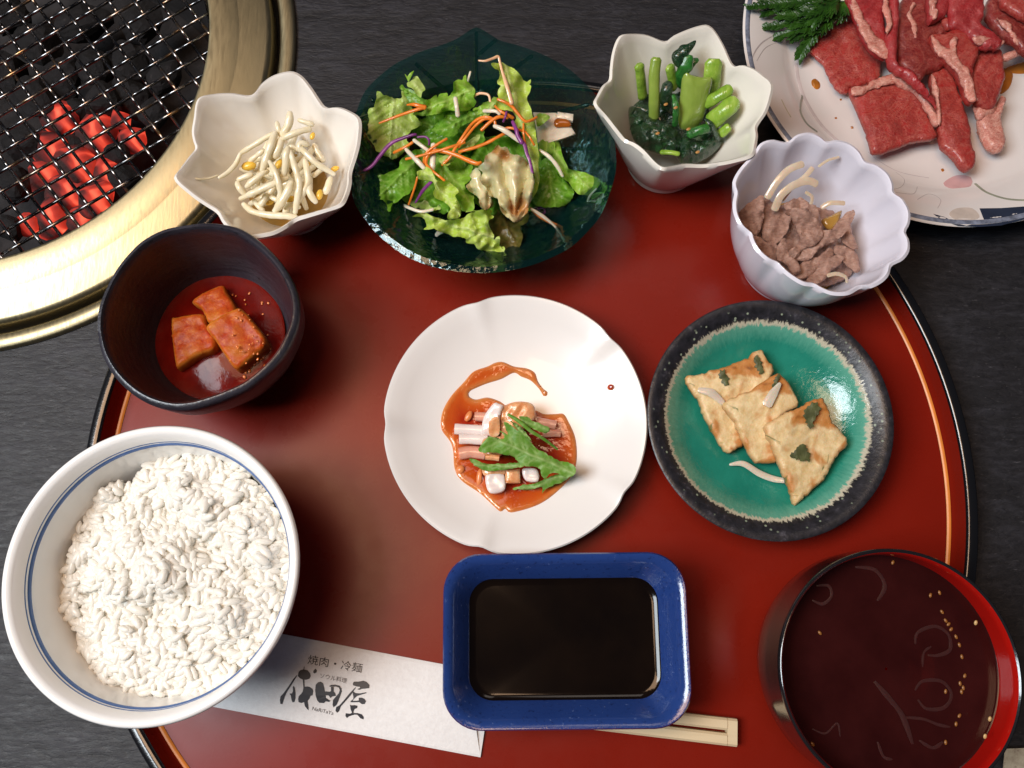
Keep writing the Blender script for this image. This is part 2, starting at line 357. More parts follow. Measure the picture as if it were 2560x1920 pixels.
# ================================================================ grill sunk in the table
RIN = circ([(0, 662), (139, 611), (291, 525), (528, 0), (539, 72), (537, 116), (525, 188)], .004)[2]
def build_grill():
    br = m_brass(); g = thing('table_grill', (gx, gy, TZ - .1), 'round charcoal grill with wide brass rings sunk into the tabletop', 'grill')
    th = np.linspace(0, 2 * math.pi, 200, endpoint=False); z = TZ; c = (gx, gy)
    V, F = revolve(c, [(GR - .0085, z - .004), (GR - .0080, z + .0024), (GR - .0068, z + .0032), (GR - .001, z + .0030), (GR, z + .0018), (GR, z + .0003), (GR - .006, z - .006)], th, cap0=False, cap1=False); mk('outer_ring', V, [f[::-1] for f in F], br, g)
    a = RIN; b = GR - .0115
    V, F = revolve(c, [(a + .001, z - .012), (a, z + .0100), (a + .0005, z + .0118), (a + .0018, z + .0122), (a + .0140, z + .0074), (a + .0146, z + .0072), (b - .003, z + .0058), (b - .0008, z + .0046), (b, z + .002), (b - .001, z - .012)], th, cap0=False, cap1=False); mk('inner_ring', V, [f[::-1] for f in F], br, g)
    dk = simple('sooty_iron', (.013, .012, .013), .75, .4, 60, .0008, 200)
    V, F = revolve(c, [(GR - .0075, z - .0118), (a + .0005, z - .0122), (a - .002, z - .02), (a - .012, z - .085), (a - .02, z - .095), (.001, z - .097)], th, cap0=False, cap1=True); mk('fire_bowl', V, F, dk, g)
    # woven wire net: wires crimped over and under each other
    ch = NT('grill_wire_steel'); nf = ch.noise(90, 4); ch.set(Base_Color=ch.ramp(nf, [(.35, (.09, .085, .085)), (.55, (.26, .25, .25)), (.7, (.36, .21, .09))]), Metallic=1.0, Roughness=ch.ramp(nf, [(.3, .16), (.7, .34)]))
    net = thing('grill_net', (gx, gy, z - .004), 'woven steel wire net lying over the glowing charcoal of the grill', 'grill net')
    mz = z - .002
    V, F = revolve(c, [(a - .0045, mz - .001), (a - .0035, mz), (a - .0025, mz - .001), (a - .0035, mz - .002), (a - .0045, mz - .001)], th, cap0=False, cap1=False); mk('frame_wire', V, F, ch.m, net)
    N0 = np.array([240.5, 291.6]); Sv = np.array([26., 34.2]); Cv = np.array([43.7, -25.3])
    def node(i, j):
        ii = max(i, -14); k = ii + .014 * ii * ii + (i - ii) * .62
        return N0 + Sv * k + Cv * j
    def wire(fix, along, steep):
        ts = np.arange(along[0], along[1] + .001, .125); px = np.array([node(t, fix) if steep else node(fix, t) for t in ts])
        ph = np.array([math.cos(math.pi * (t + fix)) * (1 if steep else -1) for t in ts])
        ph = np.sign(ph) * np.abs(ph) ** .7
        Wp = PA(px, mz + .0015 * ph)
        ok = np.hypot(Wp[:, 0] - gx, Wp[:, 1] - gy) < a - .003
        idx = np.where(ok)[0]
        if len(idx) < 6: return
        Wp = Wp[idx[0]:idx[-1] + 1]
        if (Wp[:, 0].max() < P(-40, 300, mz)[0]): return
        v, f = tube_mesh(Wp, .00086, 7); mk('wire', v, f, ch.m, net)
    for j in range(-9, 13): wire(j, (-17, 14), True)
    for i in range(-16, 13): wire(i, (-10, 13), False)
    return c, a, z
gc, ga, gz = build_grill()

# charcoal in the fire bowl
def build_charcoal():
    dark = NT('charcoal_black'); f = dark.noise(140, 6, .7); dark.set(Base_Color=dark.ramp(f, [(.35, (.004, .0035, .004)), (.6, (.015, .0135, .0155)), (.75, (.05, .044, .045))]), Roughness=.85); dark.bump(f, .002)
    glow = NT('charcoal_glowing'); a = glow.noise(42, 2, .5, None, .8); e = glow.ramp(a, [(.36, (.006, .0003, .0002)), (.45, (.10, .004, .003)), (.52, (.45, .025, .012)), (.58, (1.0, .14, .07)), (.68, (1.25, .50, .26))])
    glow.set(Base_Color=(.03, .02, .02), Roughness=.9, Emission_Color=e, Emission_Strength=1.5); glow.bump(glow.noise(120, 4), .002)
    ash = simple('ash', (.022, .020, .021), .95, .5, 90, .002, 120)
    V, F = revolve(gc, [(ga - .014, gz - .086), (.08, gz - .083), (.04, gz - .082), (.001, gz - .083)], cap0=False, cap1=True)
    tag(mk('ash_bed', V, F, ash), 'bed of dark ash on the bottom of the grill under the charcoal', 'ash')
    zc = gz - .048
    lumps = [  # px, py, size px, glowing?, label
        (150, 300, 62, 1, 'glowing red charcoal lump at the upper edge of the fire'),
        (240, 345, 74, 1, 'brightest orange charcoal lump, upper right in the fire'),
        (140, 385, 64, 1, 'glowing red charcoal lump on the left flank of the fire'),
        (200, 420, 66, 1, 'glowing charcoal lump in the middle of the fire'),
        (262, 430, 52, 1, 'orange charcoal lump at the right of the fire beside a dark lump'),
        (110, 440, 56, 1, 'long glowing charcoal splinter on the lower left of the fire'),
        (165, 480, 64, 1, 'glowing charcoal lump in the lower middle of the fire'),
        (235, 495, 60, 1, 'glowing charcoal lump low in the fire near the brass ring'),
        (130, 545, 60, 1, 'red-hot charcoal lump at the bottom of the fire'),
        (200, 555, 52, 1, 'glowing charcoal lump lowest in the fire, next to the ring'),
        (330, 350, 48, 1, 'small dull red charcoal lump right of the main fire'),
        (300, 300, 34, 1, 'tiny ember above the dull red lump'),
        (70, 560, 44, 1, 'faintly glowing charcoal lump at the lower left end of the fire'),
        (195, 280, 50, 0, 'dark charcoal lump above the brightest orange lump'),
        (290, 385, 46, 0, 'grey ashy charcoal lump between the bright lump and the dull red lump'),
        (190, 365, 36, 0, 'small black charcoal lump wedged into the middle of the fire'),
        (305, 450, 52, 0, 'ash-grey charcoal lump at the right end of the fire'),
        (250, 250, 60, 0, 'dark charcoal lump in the row behind the fire, third from the ring'),
        (330, 240, 66, 0, 'black charcoal lump behind the small ember'),
        (385, 290, 54, 0, 'black charcoal lump close to the right wall of the fire bowl'),
        (90, 250, 70, 0, 'large dark charcoal lump up and left of the fire'),
        (160, 200, 72, 0, 'brownish dark charcoal lump above the fire'),
        (240, 170, 64, 0, 'dark charcoal lump two rows above the brightest one'),
        (60, 360, 66, 0, 'dark charcoal lump left of the fire'),
        (40, 460, 64, 0, 'dark charcoal lump at the left beside the glowing splinter'),
        (20, 180, 72, 0, 'dark charcoal lump at the far left of the grill'),
        (100, 110, 74, 0, 'dark charcoal lump near the upper left corner of the picture'),
        (320, 150, 66, 0, 'dark charcoal lump near the upper right part of the fire bowl'),
        (410, 190, 58, 0, 'dark charcoal lump by the right wall of the fire bowl'),
        (210, 60, 70, 0, 'dark charcoal lump at the top of the picture, left one'),
        (350, 60, 66, 0, 'dark charcoal lump at the top of the picture, right one'),
        (30, 40, 66, 0, 'dark charcoal lump in the picture corner'),
        (25, 570, 50, 0, 'dark charcoal lump at the bottom left of the grill'),
        (265, 555, 40, 0, 'small dark charcoal lump squeezed against the ring wall')]
    rnd = random.Random(3)
    for x, y, s, hot, lab in lumps:
        zl = zc - .012 * rnd.random() + (0.004 if not hot else 0); c = P(x, y, zl); r = s * mpp(x, y, zl) * .80
        bm_v, bm_f = [], []
        A = Vector((rnd.uniform(-1, 1), rnd.uniform(-1, 1), rnd.uniform(-.3, .3))).normalized()
        v, f = ellipsoid(c, A, r * 1.25, r * .95, r * .8, 14, 9)
        q = v - c; n = q / (np.linalg.norm(q, axis=1)[:, None] + 1e-9)
        # facet it: clip against a handful of random planes
        for _ in range(7 if hot else 10):
            d = np.array([rnd.gauss(0, 1) for _ in range(3)]); d /= np.linalg.norm(d); lim = r * rnd.uniform(.62, .86); h = q @ d
            q = q - np.outer(np.maximum(h - lim, 0), d)
        q *= (1 + .10 * np.array([noise.noise(Vector(a * 90 + c * 50)) for a in q]))[:, None]
        o = mk('charcoal_lump', c + q, f, glow.m if hot else dark.m, smooth=bool(hot)); tag(o, lab, 'charcoal', 'charcoal lumps in the grill')
build_charcoal()

# ================================================================ vessels
def flower_bowl(label, rim_px, zt, zv, centre_px, rf, mat, foot_h=.004, zbase=0., bell=1.7, cup=1.6, wall=.0026, cat='bowl', wt=.3):
    """a bowl whose rim outline follows petals: rim_px = [(x, y, tipness 0..1)]; height runs from valley zv to tip zt"""
    q = np.array(rim_px, float); q = catmull(q, 7, True); z = zv + (zt - zv) * np.clip(q[:, 2], 0, 1)
    Wp = PA(q[:, :2], z); cx, cy = P(centre_px[0], centre_px[1], zbase)[:2]
    a = np.arctan2(Wp[:, 1] - cy, Wp[:, 0] - cx); r = np.hypot(Wp[:, 0] - cx, Wp[:, 1] - cy)
    o = np.argsort(a); a, r, z = a[o], r[o], z[o]
    th = np.linspace(-math.pi, math.pi, 168, endpoint=False)
    ap = np.r_[a[-6:] - 2 * math.pi, a, a[:6] + 2 * math.pi]
    R = np.interp(th, ap, np.r_[r[-6:], r, r[:6]]); Z = np.interp(th, ap, np.r_[z[-6:], z, z[:6]])
    Rm = R.mean(); k = (R - Rm) / Rm
    b = thing('flower_bowl' if cat == 'bowl' else cat, (cx, cy, zbase), label, 'bowl')
    rings = [ring(cx, cy, rf * .80, zbase + .0012, th), ring(cx, cy, rf * .84, zbase, th), ring(cx, cy, rf * .96, zbase, th), ring(cx, cy, rf, zbase + foot_h * .5, th), ring(cx, cy, rf * .99, zbase + foot_h, th)]
    us = np.linspace(0, 1, 15)[1:]
    for u in us:
        g = u ** bell * wt + (1 - wt) * (1 - (1 - u) ** cup); rr = rf + (Rm - rf) * g
        rings.append(ring(cx, cy, rr * (1 + k * u ** 1.1), zbase + foot_h + (Z - zbase - foot_h) * u, th))
    lip = rings[-1].copy(); d = lip[:, :2] - (cx, cy); n = d / np.linalg.norm(d, axis=1)[:, None]
    lip2 = lip.copy(); lip2[:, :2] -= n * wall * .5; lip2[:, 2] += wall * .32; rings.append(lip2)
    zi = zbase + foot_h + .002
    for u in us[::-1]:
        g = u ** bell * wt + (1 - wt) * (1 - (1 - u) ** cup); rr = rf * .92 + (Rm - rf * .92) * g
        w_ = wall * (1 - .2 * u)
        rings.append(ring(cx, cy, np.maximum(rr * (1 + k * u ** 1.1) - w_, .001), zi + (Z - zi) * u, th))
    rings.append(ring(cx, cy, rf * .5, zi - .0004, th)); rings.append(ring(cx, cy, .0008, zi - .0006, th))
    V, F = lathe(rings, True, True); body = mk('body', V, F, mat, b)
    return b, (cx, cy)
cream = m_porcelain('cream_porcelain', (.80, .765, .71), .13); white = m_porcelain('white_porcelain', (.82, .80, .77), .16); lilac = m_porcelain('lilac_white_porcelain', (.74, .73, .82), .15)
celadon = m_porcelain('pale_celadon_porcelain', (.78, .75, .68), .13)
zs = ZM(400, 100, .3315)
rim = [(285, 445, 1), (400, 408, .6), (540, 400, .3), (690, 414, 0), (770, 325, .35), (860, 265, .7), (985, 236, 1), (1070, 270, .75), (1150, 365, .45), (1210, 455, .2), (1258, 508, 0), (1340, 505, .25), (1425, 532, .6), (1515, 600, 1), (1515, 750, .6), (1490, 870, .3), (1450, 1000, 0), (1445, 1090, .3), (1420, 1180, .6), (1375, 1255, 1), (1250, 1300, .6), (1120, 1340, .25), (1030, 1370, 0), (950, 1425, .3), (860, 1470, .6), (750, 1493, .85), (640, 1506, 1), (560, 1468, .7), (480, 1390, .35), (430, 1310, .1), (340, 1250, .3), (240, 1180, .6), (108, 1055, 1), (150, 975, .7), (215, 885, .3), (265, 820, 0), (250, 760, .15), (240, 690, .35), (255, 590, .65)]
B_SPROUT, c_sprout = flower_bowl('cream petal-shaped bowl of bean sprouts beside the brass grill ring', zs(rim), .050, .0435, (738, 505), .0185, cream)
zs = ZM(1450, 40, .2772)
rim = [(368, 173, 1), (480, 160, .6), (610, 172, .3), (765, 228, 0), (840, 180, .3), (950, 130, .6), (1060, 92, .85), (1150, 80, 1), (1215, 130, .75), (1290, 250, .35), (1385, 440, 0), (1470, 442, .3), (1570, 475, .6), (1660, 540, .85), (1740, 620, 1), (1725, 750, .65), (1680, 880, .3), (1602, 1000, 0), (1605, 1080, .25), (1590, 1180, .6), (1555, 1272, 1), (1400, 1322, .6), (1250, 1352, .3), (1110, 1370, 0), (950, 1368, .3), (830, 1388, .7), (735, 1394, 1), (660, 1345, .7), (560, 1240, .4), (470, 1170, .2), (385, 1130, 0), (310, 1040, .3), (210, 910, .65), (120, 800, 1), (150, 720, .7), (200, 630, .3), (258, 578, 0), (268, 480, .25), (285, 350, .55), (320, 235, .85)]
B_GREEN, c_green = flower_bowl('cream petal-shaped bowl of green stems and dark leaves behind the tray', zs(rim), .052, .0455, (1657, 402), .0185, celadon)
zs = ZM(1750, 300, .3014)
rim = [(284, 600, 0), (268, 520, .8), (320, 415, .8), (440, 278, 0), (500, 195, .8), (600, 163, .9), (722, 182, 0), (800, 125, .8), (905, 103, 1), (985, 128, .8), (1052, 176, 0), (1130, 165, .8), (1235, 190, .9), (1320, 255, .7), (1374, 340, 0), (1465, 368, .8), (1560, 440, .9), (1604, 530, .7), (1612, 600, 0), (1685, 655, .8), (1742, 760, .9), (1738, 860, .7), (1706, 932, 0), (1735, 1000, .8), (1735, 1090, .9), (1680, 1165, .7), (1592, 1212, 0), (1568, 1285, .8), (1515, 1345, .9), (1420, 1395, .7), (1330, 1400, 0), (1230, 1452, .8), (1100, 1455, .9), (1000, 1420, .7), (940, 1386, 0), (850, 1372, .8), (750, 1315, .9), (670, 1250, .7), (622, 1202, 0), (545, 1165, .8), (460, 1085, .9), (415, 1000, .7), (398, 948, 0), (325, 880, .8), (278, 780, .9), (270, 690, .7)]
B_BEEF, c_beef = flower_bowl('white scalloped bowl of brown simmered beef between the green plate and the meat platter', zs(rim), .0505, .0495, (1964, 652), .0225, lilac, bell=2.0, cup=2.6, wall=.0026, wt=.2)

# plates
def dented_plate():
    c = circ([(956, 1050), (1622, 1080), (1292, 740), (1288, 1384), (1027, 865), (1525, 839), (1558, 1249), (1022, 1257)], .017)
    dents = [math.atan2(*(PA([p], .017)[0][:2] - c[:2])[::-1]) for p in [(1196, 762), (1525, 845), (1565, 1237), (1202, 1375), (962, 1062)]]
    th = np.linspace(-math.pi, math.pi, 180, endpoint=False)
    k = np.zeros_like(th)
    for d in dents: dd = (th - d + math.pi) % (2 * math.pi) - math.pi; k += np.exp(-(dd / .075) ** 2)
    R = c[2]; prof = [(.018, .0008), (.020, 0), (.0225, 0), (.024, .0028), (.036, .0062), (.047, .0108), (.055, .0152), (R - .0004, .0168), (R, .0175), (R - .0006, .0182), (R - .003, .0176), (.050, .0140), (.040, .0098), (.030, .0072), (.020, .0058), (.001, .0052)]
    rings = []
    for r, z in prof:
        w_ = np.clip((r - .038) / .02, 0, 1) ** 2; rings.append(ring(c[0], c[1], r * (1 - .022 * k * w_), z + .0014 * k * w_, th))
    V, F = lathe(rings); o = mk('white_plate', V, F, m_porcelain('soft_white_glaze', (.76, .74, .72), .30), base=(c[0], c[1], 0))
    tag(o, 'white plate with five small dents in its rim, in the middle of the tray', 'plate')
    pr = sorted([(.001, .0052), (.020, .0058), (.030, .0072), (.040, .0098), (.050, .0140), (.0575, .0178)])
    return c, lambda xy: np.interp(np.hypot(xy[:, 0] - c[0], xy[:, 1] - c[1]), [p[0] for p in pr], [p[1] for p in pr])
c_plate, z_plate = dented_plate()

def teal_plate():
    c = circ([(1622, 998), (2232, 1070), (1886, 751), (1950, 1352), (1671, 859), (2109, 827), (2169, 1265), (1711, 1249)], .021); R = c[2]
    n = NT('teal_and_black_glaze'); co = n.n('ShaderNodeTexCoord').outputs['Object']; sx = n.n('ShaderNodeSeparateXYZ'); n.l(co, sx.inputs[0])
    rr = n.math('SQRT', n.math('ADD', n.math('MULTIPLY', sx.outputs[0], sx.outputs[0]), n.math('MULTIPLY', sx.outputs[1], sx.outputs[1])))
    ang = n.n('ShaderNodeMath', operation='ARCTAN2'); n.l(sx.outputs[1], ang.inputs[0]); n.l(sx.outputs[0], ang.inputs[1])
    cmb = n.n('ShaderNodeCombineXYZ'); n.l(n.math('MULTIPLY', ang.outputs[0], 30.0), cmb.inputs[0]); n.l(n.math('MULTIPLY', rr, 260.0), cmb.inputs[1])
    fr = n.noise(1.0, 6, .7, cmb.outputs[0]); fr2 = n.noise(4, 3, .6)
    e = n.math('ADD', n.math('DIVIDE', rr, R), n.math('ADD', n.math('MULTIPLY', n.math('SUBTRACT', fr, .5), .13), n.math('MULTIPLY', n.math('SUBTRACT', fr2, .5), .06)))
    body = n.ramp(n.noise(60, 4), [(.3, (.012, .17, .12)), (.7, (.02, .23, .165))])
    pool = n.ramp(n.math('DIVIDE', rr, R), [(.0, 1.), (.5, .0)])
    body = n.mix(pool, body, (.004, .10, .068)); blk = n.ramp(n.noise(230, 4, .7), [(.35, (.008, .008, .010)), (.6, (.022, .021, .027)), (.74, (.07, .066, .08))])
    f = n.ramp(e, [(.795, (0, 0, 0)), (.815, (.35, .35, .35)), (.838, (.62, .62, .62)), (.852, (1, 1, 1))])
    c1 = n.mix(n.ramp(e, [(.70, 0.), (.80, 1.)]), body, (.10, .34, .25)); c2 = n.mix(n.ramp(e, [(.805, 0.), (.822, 1.)]), c1, (.50, .47, .36))
    col = n.mix(n.ramp(e, [(.838, 0.), (.850, 1.)]), c2, blk)
    fl = n.math('MULTIPLY', n.ramp(n.voro(330), [(.14, 1.), (.22, 0.)]), n.ramp(n.math('MULTIPLY', n.ramp(e, [(.85, 0.), (.86, 1.)]), n.ramp(e, [(.90, 1.), (.95, 0.)])), [(0, 0.), (1, 1.)]))
    col = n.mix(fl, col, (.25, .30, .22))
    n.set(Base_Color=col, Roughness=n.ramp(e, [(.83, .13), (.85, .38)]), Coat_Weight=n.ramp(e, [(.83, .2), (.85, .0)]), Coat_Roughness=.03)
    n.bump(n.noise(330, 4, .6), .0005, .5)
    prof = [(.018, .0008), (.020, 0), (.0225, 0), (.024, .003), (.036, .0078), (.046, .0140), (R - .0004, .0204), (R, .0212), (R - .0008, .0217), (R - .004, .0206), (.046, .0180), (.043, .0150), (.038, .0105), (.030, .0074), (.020, .0060), (.001, .0056)]
    V, F = revolve(c, prof, np.linspace(0, 2 * math.pi, 160, endpoint=False)); o = mk('green_plate', V, F, n.m, base=(c[0], c[1], 0))
    tag(o, 'teal glazed plate with a rough black rim, carrying three pancake pieces', 'plate')
    return c, lambda xy: np.interp(np.hypot(xy[:, 0] - c[0], xy[:, 1] - c[1]), [.001, .020, .030, .038, .043, .046, R], [.0056, .0060, .0074, .0105, .0150, .0180, .0210])
c_teal, z_teal = teal_plate()

# rice bowl
RC = (-.1345, .0087)
def rice_bowl():
    b = thing('rice_bowl', (RC[0], RC[1], 0), 'big white rice bowl with a double blue line inside its rim', 'bowl')
    n = NT('blue_brocade_porcelain'); f = n.voro(260, 'DISTANCE_TO_EDGE'); g = n.noise(180, 4)
    c = n.mix(n.ramp(f, [(.05, 1.), (.12, 0.)]), (.72, .73, .74), (.05, .12, .30)); c = n.mix(n.ramp(g, [(.56, 0.), (.62, .8)]), c, (.42, .26, .05)); n.set(Base_Color=c, Roughness=.16); n.bump(f, .0004)
    wh = m_porcelain('bright_white_porcelain', (.83, .83, .82), .13)
    th = np.linspace(0, 2 * math.pi, 160, endpoint=False); el = lambda r: r * (1 + .010 * np.cos(2 * (th - math.radians(225))))
    mk_r = lambda prof: lathe([ring(RC[0], RC[1], el(r) if r > .03 else r, z, th) for r, z in prof], False, False)
    R = .0552
    V, F = mk_r([(.0008, .004), (.019, .004), (.020, .0), (.0235, .0), (.0240, .0075), (.030, .0130), (.040, .0230), (.0470, .0370), (.0505, .0500), (.0515, .0545)]); mk('outer_wall', V, F, n.m, b)
    V, F = mk_r([(.0515, .0545), (.0530, .0590), (.0550, .0630), (R, .0645), (R - .0007, .0658), (R - .0020, .0660), (R - .0038, .0645), (.0494, .0560), (.0485, .0500), (.0455, .0370), (.0380, .0235), (.028, .0140), (.012, .0105), (.0008, .0102)]); mk('inner_wall', V, F, wh, b)
    bl = simple('blue_underglaze_line', (.07, .14, .33), .2, .12, 90)
    for z0, z1, r0, r1 in ((.0554, .0572, .04935, .04990), (.0581, .0594, .05020, .05070)):
        V, F = mk_r([(r0 - .0001, z0), (r0 - .0004, z0 + .0001), (r1 - .0004, z1 - .0001), (r1 - .0001, z1)]); mk('blue_line', V, [f[::-1] for f in F], bl, b)
rice_bowl()

# kimchi bowl: dark hand-thrown stoneware
zk = ZM(220, 540, .3135)
KB = [(70, 890), (85, 740), (140, 590), (220, 440), (320, 310), (440, 195), (600, 110), (760, 75), (930, 55), (1080, 66), (1240, 110), (1400, 225), (1540, 370), (1640, 530), (1688, 680), (1685, 830), (1640, 970), (1565, 1110), (1450, 1240), (1290, 1370), (1120, 1450), (950, 1510), (800, 1545), (650, 1545), (480, 1495), (340, 1410), (210, 1280), (125, 1140), (85, 1010)]
def kimchi_bowl():
    n = NT('black_stoneware'); co = n.co((1, 1, 9)); g = n.noise(60, 5, .6, co); sp = n.noise(520, 2)
    c = n.ramp(g, [(.3, (.014, .013, .019)), (.7, (.034, .032, .043))]); c = n.mix(n.ramp(sp, [(.62, 0.), (.70, .8)]), c, (.006, .006, .008)); n.set(Base_Color=c, Roughness=.34, Specular_IOR_Level=.6); n.bump(n.mix(.5, g, sp), .0005, .7)
    Wp = PA(catmull(np.array(zk(KB)), 5, True), .054); cx, cy = P(556, 846, 0)[:2]; cx, cy = (cx + Wp[:, 0].mean()) / 2, (cy + Wp[:, 1].mean()) / 2
    a = np.arctan2(Wp[:, 1] - cy, Wp[:, 0] - cx); r = np.hypot(Wp[:, 0] - cx, Wp[:, 1] - cy); o = np.argsort(a); th = np.linspace(-math.pi, math.pi, 144, endpoint=False)
    R = np.interp(th, np.r_[a[o][-5:] - 2 * math.pi, a[o], a[o][:5] + 2 * math.pi], np.r_[r[o][-5:], r[o], r[o][:5]]); k = R / R.mean()
    prof = [(.020, .001, 0), (.021, 0, 0), (.0245, 0, 0), (.0255, .004, .1), (.031, .011, .3), (.0365, .023, .6), (.0398, .038, .9), (.0408, .050, 1), (.0408, .0535, 1), (.0400, .0550, 1), (.0386, .0552, 1), (.0376, .0538, 1), (.0372, .048, 1), (.0362, .036, .9), (.0330, .022, .6), (.0295, .013, .4), (.024, .0080, .1), (.010, .0068, 0), (.0006, .0066, 0)]
    V, F = lathe([ring(cx, cy, r_ * R.mean() / .0408 * (1 + (k - 1) * w_), z_, th) for r_, z_, w_ in prof])
    tag(mk('stoneware_bowl', V, F, n.m, base=(cx, cy, 0)), 'dark slightly lopsided stoneware bowl of radish kimchi between grill and rice bowl', 'bowl')
    return cx, cy
KC = kimchi_bowl()

# soup bowl
SC = circ([(1948, 1645), (2223, 1371), (2552, 1718), (2021, 1454), (2400, 1425), (2484, 1515), (2064, 1917), (2498, 1913)], .060)
def soup_bowl():
    b = thing('soup_bowl', (SC[0], SC[1], 0), 'lacquer soup bowl, black outside and red inside, at the near right of the tray', 'bowl')
    blk = m_lacquer('black_bowl_lacquer', (.010, .009, .010), .14, .5); red = m_lacquer('red_bowl_lacquer', (.40, .007, .004), .10, .5)
    th = np.linspace(0, 2 * math.pi, 160, endpoint=False); R = SC[2]
    V, F = revolve(SC, [(.0008, .005), (.021, .005), (.022, 0), (.0255, 0), (.0265, .006), (.0360, .0115), (.0422, .021), (.0447, .033), (.0450, .045), (R - .0001, .0580), (R, .0597), (R - .0003, .0604), (R - .0008, .0606), (R - .0014, .0601)], th, cap0=False, cap1=False); mk('outer_wall', V, F, blk, b)
    V, F = revolve(SC, [(R - .0013, .0601), (R - .0016, .0596), (R - .0022, .0560), (.0428, .044), (.0420, .033), (.0395, .022), (.033, .0140), (.020, .0105), (.0008, .0095)], th, cap0=False, cap1=False); mk('inner_wall', V, F, red, b)
soup_bowl()

# blue square dish
def rrect(w, h, r, z, N=36):
    pts = []
    for sx, sy, a0 in ((1, 1, 0), (-1, 1, 90), (-1, -1, 180), (1, -1, 270)):
        for t in np.linspace(0, 90, N // 4 + 1):
            a = math.radians(a0 + t); pts.append((sx * (w / 2 - r) + r * math.cos(a), sy * (h / 2 - r) + r * math.sin(a), z))
    return np.array(pts)
DZ = .0075
D0 = (P(1107, 1600, .031)[:2] + P(1724, 1600, .031)[:2]) / 2
DW = P(1724, 1600, .031)[0] - P(1107, 1600, .031)[0]; DH = P(1414, 1382, .031)[1] - P(1414, 1826, .031)[1]
D0 = np.array([D0[0], (P(1414, 1382, .031)[1] + P(1414, 1826, .031)[1]) / 2])
def sauce_dish():
    n = NT('cobalt_speckled_glaze'); sp = n.noise(620, 3, .7); g = n.noise(30, 4)
    c = n.mix(g, (.010, .028, .135), (.020, .055, .22)); c = n.mix(n.ramp(sp, [(.58, 0.), (.68, .6)]), c, (.005, .010, .05)); c = n.mix(n.ramp(n.noise(480, 2), [(.68, 0.), (.75, .35)]), c, (.18, .25, .45))
    n.set(Base_Color=c, Roughness=.14, Coat_Weight=.4, Coat_Roughness=.05); n.bump(sp, .0001)
    ro = math.radians(.6); M = np.array([[math.cos(ro), -math.sin(ro)], [math.sin(ro), math.cos(ro)]])
    L = []
    for w_, h_, r_, z_ in [(.062, .044, .010, .001), (.064, .046, .011, 0), (.070, .052, .012, 0), (.073, .055, .013, .003), (DW - .012, DH - .012, .014, .012), (DW - .002, DH - .002, .015, .0215), (DW, DH, .0155, .0225), (DW - .0012, DH - .0012, .015, .0236), (DW - .0045, DH - .0045, .014, .0234), (DW - .009, DH - .009, .013, .0210), (DW - .020, DH - .020, .010, .0110), (DW - .026, DH - .026, .008, .0062), (DW - .034, DH - .034, .006, .0046), (.004, .003, .001, .0044)]:
        q = rrect(w_, h_, r_, z_); q[:, :2] = q[:, :2] @ M.T + D0; q[:, 2] += DZ; L.append(q)
    V, F = lathe(L); tag(mk('sauce_dish', V, F, n.m, base=(D0[0], D0[1], DZ)), 'rectangular cobalt blue dish filled with dark dipping sauce', 'dish')
    so = NT('dark_dipping_sauce'); so.set(Base_Color=so.ramp(so.noise(40, 3), [(.3, (.0025, .0012, .0008)), (.7, (.006, .003, .0015))]), Roughness=.10, Specular_IOR_Level=.35)
    zl = .0110; f_ = (zl - .0062) / (.0110 - .0062); q = [rrect(DW - .0200, DH - .0200, .010, zl), rrect(DW - .0208, DH - .0208, .010, zl - .0005), rrect(DW - .026, DH - .026, .008, zl - .0007), rrect(.006, .004, .001, zl - .0007)]
    for a in q: a[:, :2] = a[:, :2] @ M.T + D0; a[:, 2] += DZ
    V, F = lathe(q, False, True); tag(mk('dipping_sauce', V, F, so.m), 'near-black dipping sauce lying in the blue rectangular dish', 'sauce')
sauce_dish()

